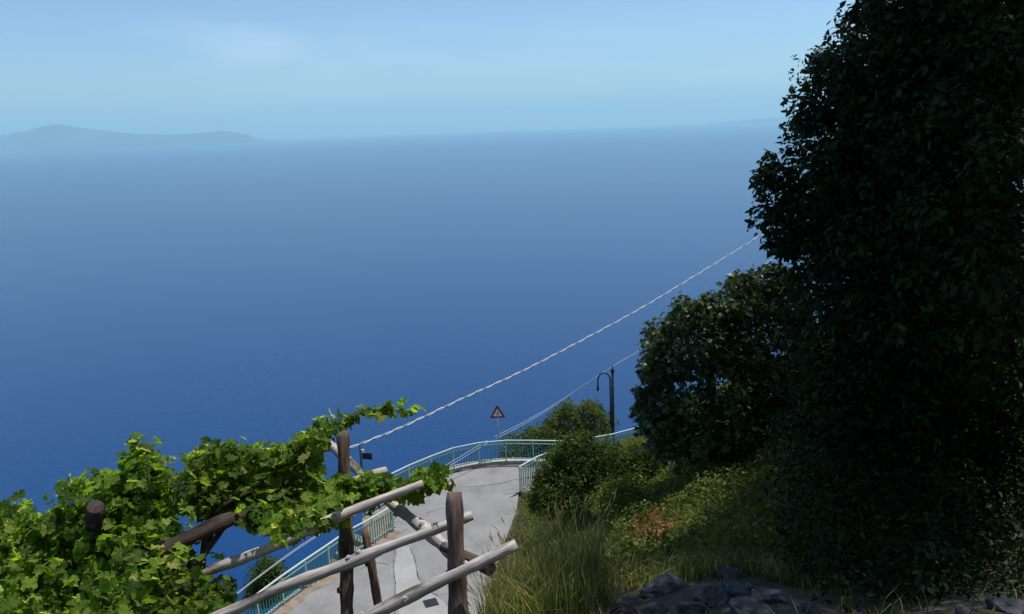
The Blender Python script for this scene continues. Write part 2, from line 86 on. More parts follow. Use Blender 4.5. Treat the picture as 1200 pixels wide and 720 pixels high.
VINE_MID_EDGE = [(-2.27,5.63,12.29),(-2.24,5.87,12.19),(-1.51,5.67,12.17),(-2.11,5.86,12.56),(-1.7,5.57,12.1),(-1.91,5.58,12.14),(-1.5,5.67,12.3),(-1.51,5.73,12.78),(-1.58,5.77,12.29),(-1.88,5.77,12.04),(-2.27,5.85,12.64),(-2.49,5.8,12.17),(-2.22,5.92,12.58),(-2.02,5.81,12.59),(-1.61,5.88,12.56),(-1.59,5.81,12.72),(-1.63,5.68,12.06),(-1.93,5.78,12.54),(-2.42,5.69,12.43),(-2.41,5.79,12.58),(-1.6,5.75,12.57),(-1.59,5.93,12.7),(-2.48,5.84,12.32),(-2.37,5.8,12.18),(-1.8,5.59,12.12),(-1.71,5.93,12.64),(-1.43,5.78,12.85),(-1.61,5.88,12.26),(-1.83,5.76,12.66),(-1.89,5.9,12.58),(-1.48,5.94,12.76),(-2.03,5.69,12.15),(-1.67,5.88,12.35),(-2.16,5.61,12.29),(-1.46,5.86,12.15),(-1.55,5.81,12.08),(-1.7,5.68,12.63),(-2.17,5.73,12.69),(-1.77,5.82,11.95),(-2.47,5.86,12.49),(-2.44,5.66,12.31),(-1.74,5.85,12.57),(-1.4,5.62,12.28),(-2.4,5.68,12.63),(-2.2,5.72,12.25),(-2.53,5.93,12.44),(-2.03,5.83,12.07),(-1.62,5.83,11.99),(-1.57,5.67,12.44),(-2.09,5.77,12.12),(-1.77,5.67,12.01),(-1.95,5.93,12.48),(-1.47,5.84,12.74),(-2.39,5.71,12.23),(-2.37,5.6,12.29),(-1.88,5.69,12.59),(-2.47,5.96,12.57),(-1.93,5.67,12.09),(-2.35,5.76,12.66),(-2.28,5.77,12.23),(-2.38,5.89,12.61),(-1.64,5.93,12.46),(-2.17,5.85,12.1),(-2.0,5.71,12.62),(-1.53,5.82,12.21),(-1.6,5.7,12.71),(-1.71,5.76,12.02),(-1.43,5.73,12.22),(-2.02,5.6,12.25),(-2.52,5.76,12.26)]
TRENCH = [(-4.58,27.17),(-4.12,27.08),(-3.84,26.22),(-3.59,25.02),(-3.18,24.16),(-2.72,23.73),(-1.8,22.28),(-3.78,22.17),(-4.16,23.82),(-4.48,25.74)]
PATCH_A = [(-4.01,26.89),(-3.35,27.59),(-2.47,26.42),(-1.47,24.16),(-2.58,23.82),(-3.1,24.26),(-3.53,25.07),(-3.77,26.21)]
PATCH_B = [(-3.8,30.58),(-2.25,31.4),(-0.28,30.77),(-0.62,28.87),(-2.27,28.44),(-3.48,29.08)]
CRACKS = [[(-2.47,32.0),(-1.73,31.98),(-1.15,32.14),(-0.63,32.27),(-0.04,32.57),(0.67,32.69)],[(-0.63,31.12),(-0.27,31.21),(0.12,31.3)],[(-4.05,27.01),(-3.8,26.16),(-3.56,25.02),(-3.15,24.16),(-2.75,23.78)],[(-4.59,27.05),(-4.51,25.74),(-4.16,23.82),(-4.04,22.5)],[(-3.71,29.67),(-3.05,30.06),(-2.18,30.0)],[(-3.73,31.77),(-3.2,31.97)],[(-5.72,25.6),(-5.18,26.02),(-4.68,25.87)]]
ROAD_SHADOW = (-2.97,23.41,0.0)
LOW_SHRUB = [(2.66,17.62,6.58),(2.4,17.13,6.71),(2.04,16.59,6.55),(2.29,17.67,6.57),(2.4,16.8,6.55),(2.1,17.1,6.31),(2.21,17.35,6.44),(2.89,17.78,6.37),(2.6,17.32,6.57),(2.16,17.03,6.65),(2.44,17.59,6.37),(1.99,16.83,6.37),(1.81,17.06,6.45),(2.11,17.62,6.38),(1.74,16.43,6.63),(2.72,17.47,6.38),(1.79,16.68,6.55),(1.93,17.32,6.37),(2.57,18.08,6.47),(2.3,17.87,6.4),(2.3,17.41,6.73),(2.51,17.06,6.48),(2.82,18.16,6.45),(1.91,16.94,6.68),(2.6,17.79,6.36),(2.67,17.08,6.7),(2.86,17.43,6.63),(2.43,17.27,6.31),(2.06,17.3,6.65)]
LOW_BASE = (2.98,22.75,3.33)
BIG_TREE = [(6.36,10.29,13.13),(5.78,9.62,12.49),(5.94,10.2,16.96),(4.61,9.97,12.67),(5.23,11.42,12.95),(5.56,13.13,13.52),(4.69,9.76,11.91),(6.26,10.13,14.49),(5.69,11.62,12.34),(5.25,9.66,11.53),(5.54,11.53,16.24),(6.5,11.43,14.49),(6.01,9.98,13.01),(6.83,11.74,16.07),(4.55,9.73,14.48),(5.15,10.18,14.52),(5.19,11.17,11.08),(6.23,10.87,16.56),(5.04,10.74,12.79),(6.01,12.67,12.9),(4.75,10.41,12.55),(5.56,12.99,13.09),(4.91,11.32,13.75),(4.92,11.53,14.7),(6.1,10.82,10.63),(5.13,9.52,13.14),(5.31,8.91,14.07),(5.13,11.05,14.8),(6.3,12.17,16.0),(5.75,10.77,12.31),(4.36,9.65,13.06),(4.97,8.7,12.63),(5.82,9.34,12.21),(6.24,11.56,15.07),(6.01,12.48,14.94),(5.22,9.25,14.02),(6.05,10.49,13.72),(6.8,10.96,12.38),(5.89,12.26,11.17),(4.56,10.94,13.57),(5.87,10.93,12.64),(5.43,10.96,12.71),(7.23,11.24,11.02),(4.95,9.84,16.73),(5.41,9.73,13.96),(6.69,11.88,16.95),(5.64,9.0,12.58),(6.1,12.27,16.85),(6.02,11.92,15.39),(5.4,11.17,14.54),(4.76,9.73,15.97),(5.06,9.12,15.42),(4.9,10.03,15.15),(6.4,11.7,13.88),(6.34,10.92,17.22),(4.42,10.61,14.22),(4.96,9.54,14.69),(4.95,8.89,13.56),(4.6,11.98,13.59),(6.21,10.48,16.58),(6.0,11.95,13.64),(5.2,9.74,16.95),(5.01,13.37,13.4),(5.72,9.73,13.58),(5.11,9.05,13.18),(5.12,8.69,15.09),(6.13,11.27,14.77),(5.36,9.69,15.28),(5.81,12.21,12.96),(5.12,10.13,16.89),(5.42,13.19,13.93),(5.24,10.06,12.57),(5.61,10.76,11.0),(5.35,11.64,14.35),(5.94,12.68,15.46),(6.98,11.57,15.17),(6.59,11.29,14.94),(6.02,11.84,10.6),(5.24,11.61,15.23),(6.98,12.62,10.3),(5.03,9.72,12.59),(6.49,10.62,13.06),(5.56,9.27,15.52),(4.93,10.68,12.34),(5.81,10.13,16.53),(5.03,11.95,13.01),(5.1,10.65,15.15),(6.0,10.84,14.13),(6.15,11.49,16.73),(5.7,12.51,12.62),(4.78,8.54,13.17),(5.49,10.28,13.22),(5.04,10.71,11.2),(7.16,11.29,11.87),(6.0,9.97,13.51),(5.86,11.37,13.77),(4.93,13.04,13.93),(5.85,11.2,12.97),(5.15,11.0,11.62),(5.79,9.63,15.14),(5.24,11.54,11.77),(5.25,12.21,14.16),(5.38,10.27,15.68),(6.15,12.32,14.25),(6.19,12.09,16.55),(4.38,10.1,14.47),(5.36,9.45,16.12),(5.0,10.16,13.18),(5.36,11.62,13.92),(6.46,10.41,11.86),(5.38,12.15,14.72),(6.1,11.15,15.97),(7.15,11.87,16.28),(5.86,9.83,14.61),(4.6,9.42,14.08),(5.51,12.65,10.61),(4.6,10.64,13.89),(4.91,8.85,12.94),(4.98,8.67,16.4),(6.69,11.56,16.51),(5.54,11.81,14.75),(6.88,11.12,10.53),(5.03,11.61,11.07),(5.63,11.08,16.08),(5.36,10.19,16.03),(5.78,13.43,14.8),(4.79,10.91,11.72),(4.67,10.99,13.16),(6.43,10.49,12.39),(4.86,8.58,14.55),(4.58,11.87,13.98),(4.84,10.24,13.83),(6.2,11.03,13.26),(6.77,10.87,12.99),(5.81,9.52,13.08),(6.37,11.05,14.67),(5.59,9.08,13.25),(6.32,11.84,14.52),(6.54,12.85,10.16),(4.92,11.84,13.61),(5.66,9.62,16.82),(5.63,12.21,10.21),(4.1,10.57,13.81),(5.14,9.21,13.54),(5.69,11.15,17.11),(5.55,10.26,14.55),(6.82,10.66,11.37),(4.96,8.2,13.41),(4.95,11.57,12.45),(6.17,12.03,11.83),(5.23,10.36,12.29),(6.63,10.72,11.08),(4.37,11.3,13.38),(7.31,11.16,10.65),(5.95,10.13,11.91),(4.35,11.54,13.9),(5.39,10.85,15.24),(5.8,9.91,16.06),(6.21,10.37,12.72),(5.54,12.24,13.75),(5.63,9.38,13.97),(5.81,10.64,15.06),(5.91,11.49,11.35),(5.19,11.0,15.87),(5.77,12.97,10.29),(6.05,12.31,15.65),(5.57,10.09,16.91),(5.78,12.36,12.23),(4.61,9.25,12.76),(5.22,12.38,10.78),(6.24,10.89,15.19),(5.68,11.9,10.93),(5.37,13.23,12.61),(4.9,11.25,11.44),(5.24,12.28,12.02),(6.37,10.46,15.07),(5.7,11.44,15.41),(6.23,11.04,12.23),(5.96,12.13,17.48),(5.46,12.81,10.01),(5.8,10.02,11.27),(5.97,11.05,16.29),(4.58,10.37,11.11),(5.42,9.94,16.3),(5.17,9.04,12.19),(4.78,10.8,10.71),(5.86,11.54,13.02),(5.07,12.42,13.7),(6.36,11.0,12.73),(5.0,9.79,13.76),(6.14,11.81,17.3),(5.72,11.15,10.97),(5.61,9.63,14.78),(6.27,12.87,15.21),(5.48,9.88,15.82),(5.07,9.09,15.8),(4.9,12.56,13.32),(6.71,11.09,12.08),(5.29,12.17,11.42),(5.9,11.53,15.72),(5.09,8.39,13.91),(5.68,11.78,11.82),(7.32,11.9,10.19),(6.24,12.9,15.83),(5.55,10.47,16.9),(5.74,12.02,16.19),(5.96,9.51,11.78),(5.82,9.05,11.86),(5.63,12.13,12.62),(6.59,11.23,15.7),(5.2,13.49,13.86),(6.3,12.83,17.32),(6.48,11.62,10.72),(6.85,11.7,15.59),(6.64,10.77,13.73),(4.66,10.98,12.65),(5.32,11.1,13.41),(5.08,9.53,16.45),(5.27,10.53,16.7),(4.54,10.4,14.52),(5.25,9.02,14.69),(7.43,11.61,10.66),(5.11,9.42,12.27),(6.37,10.61,14.54),(5.57,10.75,16.3),(5.01,10.69,15.93),(7.16,10.75,10.82),(6.11,9.98,11.04),(4.34,10.08,11.93),(5.52,11.47,17.45),(5.73,10.92,11.85),(5.81,12.26,15.95),(5.96,10.93,13.72),(5.28,11.03,16.37),(5.77,9.89,15.4),(5.6,12.66,15.38),(6.8,12.06,10.83),(4.96,11.05,14.28),(4.96,9.44,14.16),(4.7,11.9,13.21),(4.99,8.15,12.82),(4.65,10.35,14.09),(6.07,11.24,10.66),(5.39,11.33,12.2),(5.1,12.9,12.86),(5.48,11.81,11.46),(5.37,11.59,13.31),(4.65,9.63,15.21),(4.98,10.4,10.86),(4.88,8.81,15.69),(5.72,11.28,12.61),(6.13,10.57,15.98),(5.82,11.5,10.53),(6.18,11.14,11.61),(4.48,10.67,11.5),(4.91,9.8,14.2),(5.24,8.62,13.23),(5.46,10.1,12.84),(6.24,9.61,11.29),(5.02,10.83,14.0),(5.75,10.27,11.02),(5.27,9.67,14.47),(6.39,12.23,15.01),(4.93,10.21,15.49),(5.13,10.37,13.96),(6.96,12.03,17.3),(4.67,10.0,15.7),(5.56,9.55,15.72),(5.73,11.72,13.42),(4.3,9.98,12.48),(6.57,12.55,17.1),(7.12,12.06,10.58),(5.42,9.31,12.59),(5.4,11.8,10.41),(5.64,13.09,14.71),(5.59,10.71,13.5),(5.78,13.56,15.2),(5.63,9.99,14.34),(4.52,9.64,12.59),(5.53,10.43,11.85),(4.84,10.64,13.39),(5.25,13.13,13.07),(6.36,12.41,16.55),(6.96,12.6,9.91),(5.69,13.0,15.45),(5.06,9.84,14.93),(4.7,12.19,14.03),(5.16,9.89,11.11),(5.04,10.47,16.39),(6.59,10.72,12.14),(5.56,10.38,14.01),(5.5,9.09,13.71),(6.1,9.72,13.25),(5.35,8.98,16.11),(4.99,10.05,12.27),(6.34,11.44,12.54),(5.48,9.72,13.05),(5.16,12.08,10.28),(6.15,11.9,14.17),(5.5,11.26,14.11),(6.48,12.04,16.27),(6.33,11.84,12.49),(5.36,10.67,12.06),(5.9,13.07,15.07),(5.96,11.79,16.85),(6.01,10.3,13.22),(6.01,12.66,16.28),(6.41,10.86,13.98),(6.29,9.77,11.99),(5.72,12.04,15.6),(6.28,12.05,15.6),(6.35,10.89,11.2),(6.72,11.77,15.08),(6.06,12.54,9.93),(7.59,11.66,10.25),(4.32,10.79,13.38),(6.71,12.03,10.45),(5.74,11.8,14.35),(4.76,11.25,10.95),(6.44,11.5,11.91),(4.78,8.39,13.69),(4.62,11.04,14.08),(5.61,12.35,11.57),(5.56,10.61,14.44),(5.04,9.97,15.76),(5.4,9.76,16.59),(5.55,11.42,15.86),(5.63,11.36,11.73),(5.9,12.74,13.98),(5.08,10.06,16.21),(5.05,8.27,14.24),(6.51,10.07,11.79),(6.42,11.67,16.08),(4.29,10.27,13.7),(5.63,12.08,10.55),(6.05,11.31,15.26),(8.09,12.28,10.4),(6.69,10.98,11.43),(4.97,11.33,11.91),(6.21,11.35,14.24),(4.69,10.78,11.18),(4.82,9.33,13.43),(5.48,11.86,12.15),(6.98,11.56,11.11),(6.73,11.36,11.44),(6.54,11.15,13.55),(5.83,10.1,15.12),(4.72,9.93,13.32),(6.03,9.87,11.6),(5.91,12.79,13.56),(5.5,11.29,10.66),(6.63,10.77,11.76),(6.28,13.07,9.77),(5.13,12.3,12.83),(6.26,10.91,15.65),(4.49,10.43,13.36),(4.91,9.39,15.2),(5.53,13.43,12.93),(4.56,10.57,15.09),(5.16,10.49,13.26),(6.44,12.45,11.18),(5.33,11.77,12.71),(6.0,11.88,12.64),(6.53,12.51,16.08),(4.86,8.47,15.67),(6.38,10.16,11.28),(5.74,12.19,14.16),(5.39,10.51,14.88),(4.69,11.42,12.92),(4.92,11.92,12.56),(5.11,11.17,15.22),(5.86,9.69,11.16),(5.67,11.86,13.01),(5.37,10.69,13.76),(7.16,11.45,11.39),(5.3,9.98,13.2),(6.93,10.5,10.78),(4.45,9.96,13.96),(6.14,13.01,10.12),(5.7,11.36,14.87),(6.21,11.19,13.66),(4.93,9.41,15.67),(5.1,8.7,15.43),(6.08,10.67,11.28),(6.0,10.68,12.01),(5.43,8.91,15.11),(4.74,11.48,13.33),(5.34,9.29,15.24),(5.09,11.92,10.69),(4.49,9.58,13.51),(5.39,11.17,11.39),(4.6,9.07,13.44),(5.56,12.67,10.97),(5.85,9.31,12.63),(4.73,10.99,15.24),(5.29,9.35,11.76),(6.53,10.65,12.7),(5.88,12.38,15.24),(5.42,8.96,15.55),(6.59,10.67,10.74),(5.38,9.22,16.84),(5.02,11.14,12.89),(5.73,11.37,14.41),(6.55,12.07,11.52),(7.0,11.2,13.66),(6.01,13.13,14.6),(8.05,12.19,10.02),(5.17,9.7,11.93),(5.98,9.74,12.18),(6.2,11.57,13.26),(5.46,10.08,12.08),(4.55,10.24,14.93),(5.61,12.89,14.27),(5.4,12.46,13.47),(6.03,11.36,17.29),(4.75,9.62,12.86),(5.86,11.21,13.39),(5.41,9.91,14.99),(5.28,10.07,15.33),(6.76,11.56,11.78),(5.58,11.54,16.94),(5.53,10.63,17.21),(6.39,10.11,12.56),(6.96,12.2,10.19),(5.88,12.96,10.75),(5.4,12.74,14.86),(6.35,13.09,17.1),(5.83,10.62,12.94),(4.85,10.35,11.99),(6.44,11.74,15.55),(5.49,9.42,14.38),(5.56,10.81,16.83),(4.39,10.21,13.05),(5.63,13.03,11.9),(5.4,10.42,15.29),(5.1,10.54,13.6),(5.23,12.02,15.32),(4.97,8.72,14.17),(6.02,12.29,10.71),(4.77,10.74,14.26),(5.98,12.67,10.95),(6.14,11.51,11.71),(5.27,11.92,13.47),(5.01,9.0,16.59),(5.59,12.88,11.52),(7.59,12.55,10.08),(6.75,10.96,14.69),(5.02,9.71,15.42),(6.06,10.27,11.45),(6.37,12.25,10.79),(4.66,8.87,13.76),(5.85,12.1,14.69),(5.09,11.47,10.5),(4.96,9.83,11.59),(5.72,13.47,14.25),(5.96,11.0,14.95),(4.77,8.95,14.85),(6.6,12.32,15.78),(6.62,11.34,14.13),(5.91,10.83,14.63),(5.68,10.39,12.33),(5.15,10.53,17.03),(5.48,12.74,12.79),(6.53,10.49,13.53),(5.99,10.34,14.33),(6.47,11.52,10.38),(5.05,11.8,14.3),(4.95,9.17,12.56),(5.29,8.44,12.84),(4.54,10.17,11.63),(5.12,10.38,11.54),(4.59,10.68,12.16),(5.39,12.45,14.54),(5.28,8.59,12.41),(6.32,12.24,17.18),(5.64,9.51,11.36),(5.34,12.11,12.37),(5.13,12.27,13.22),(6.21,12.27,11.41),(6.66,12.2,17.52)]
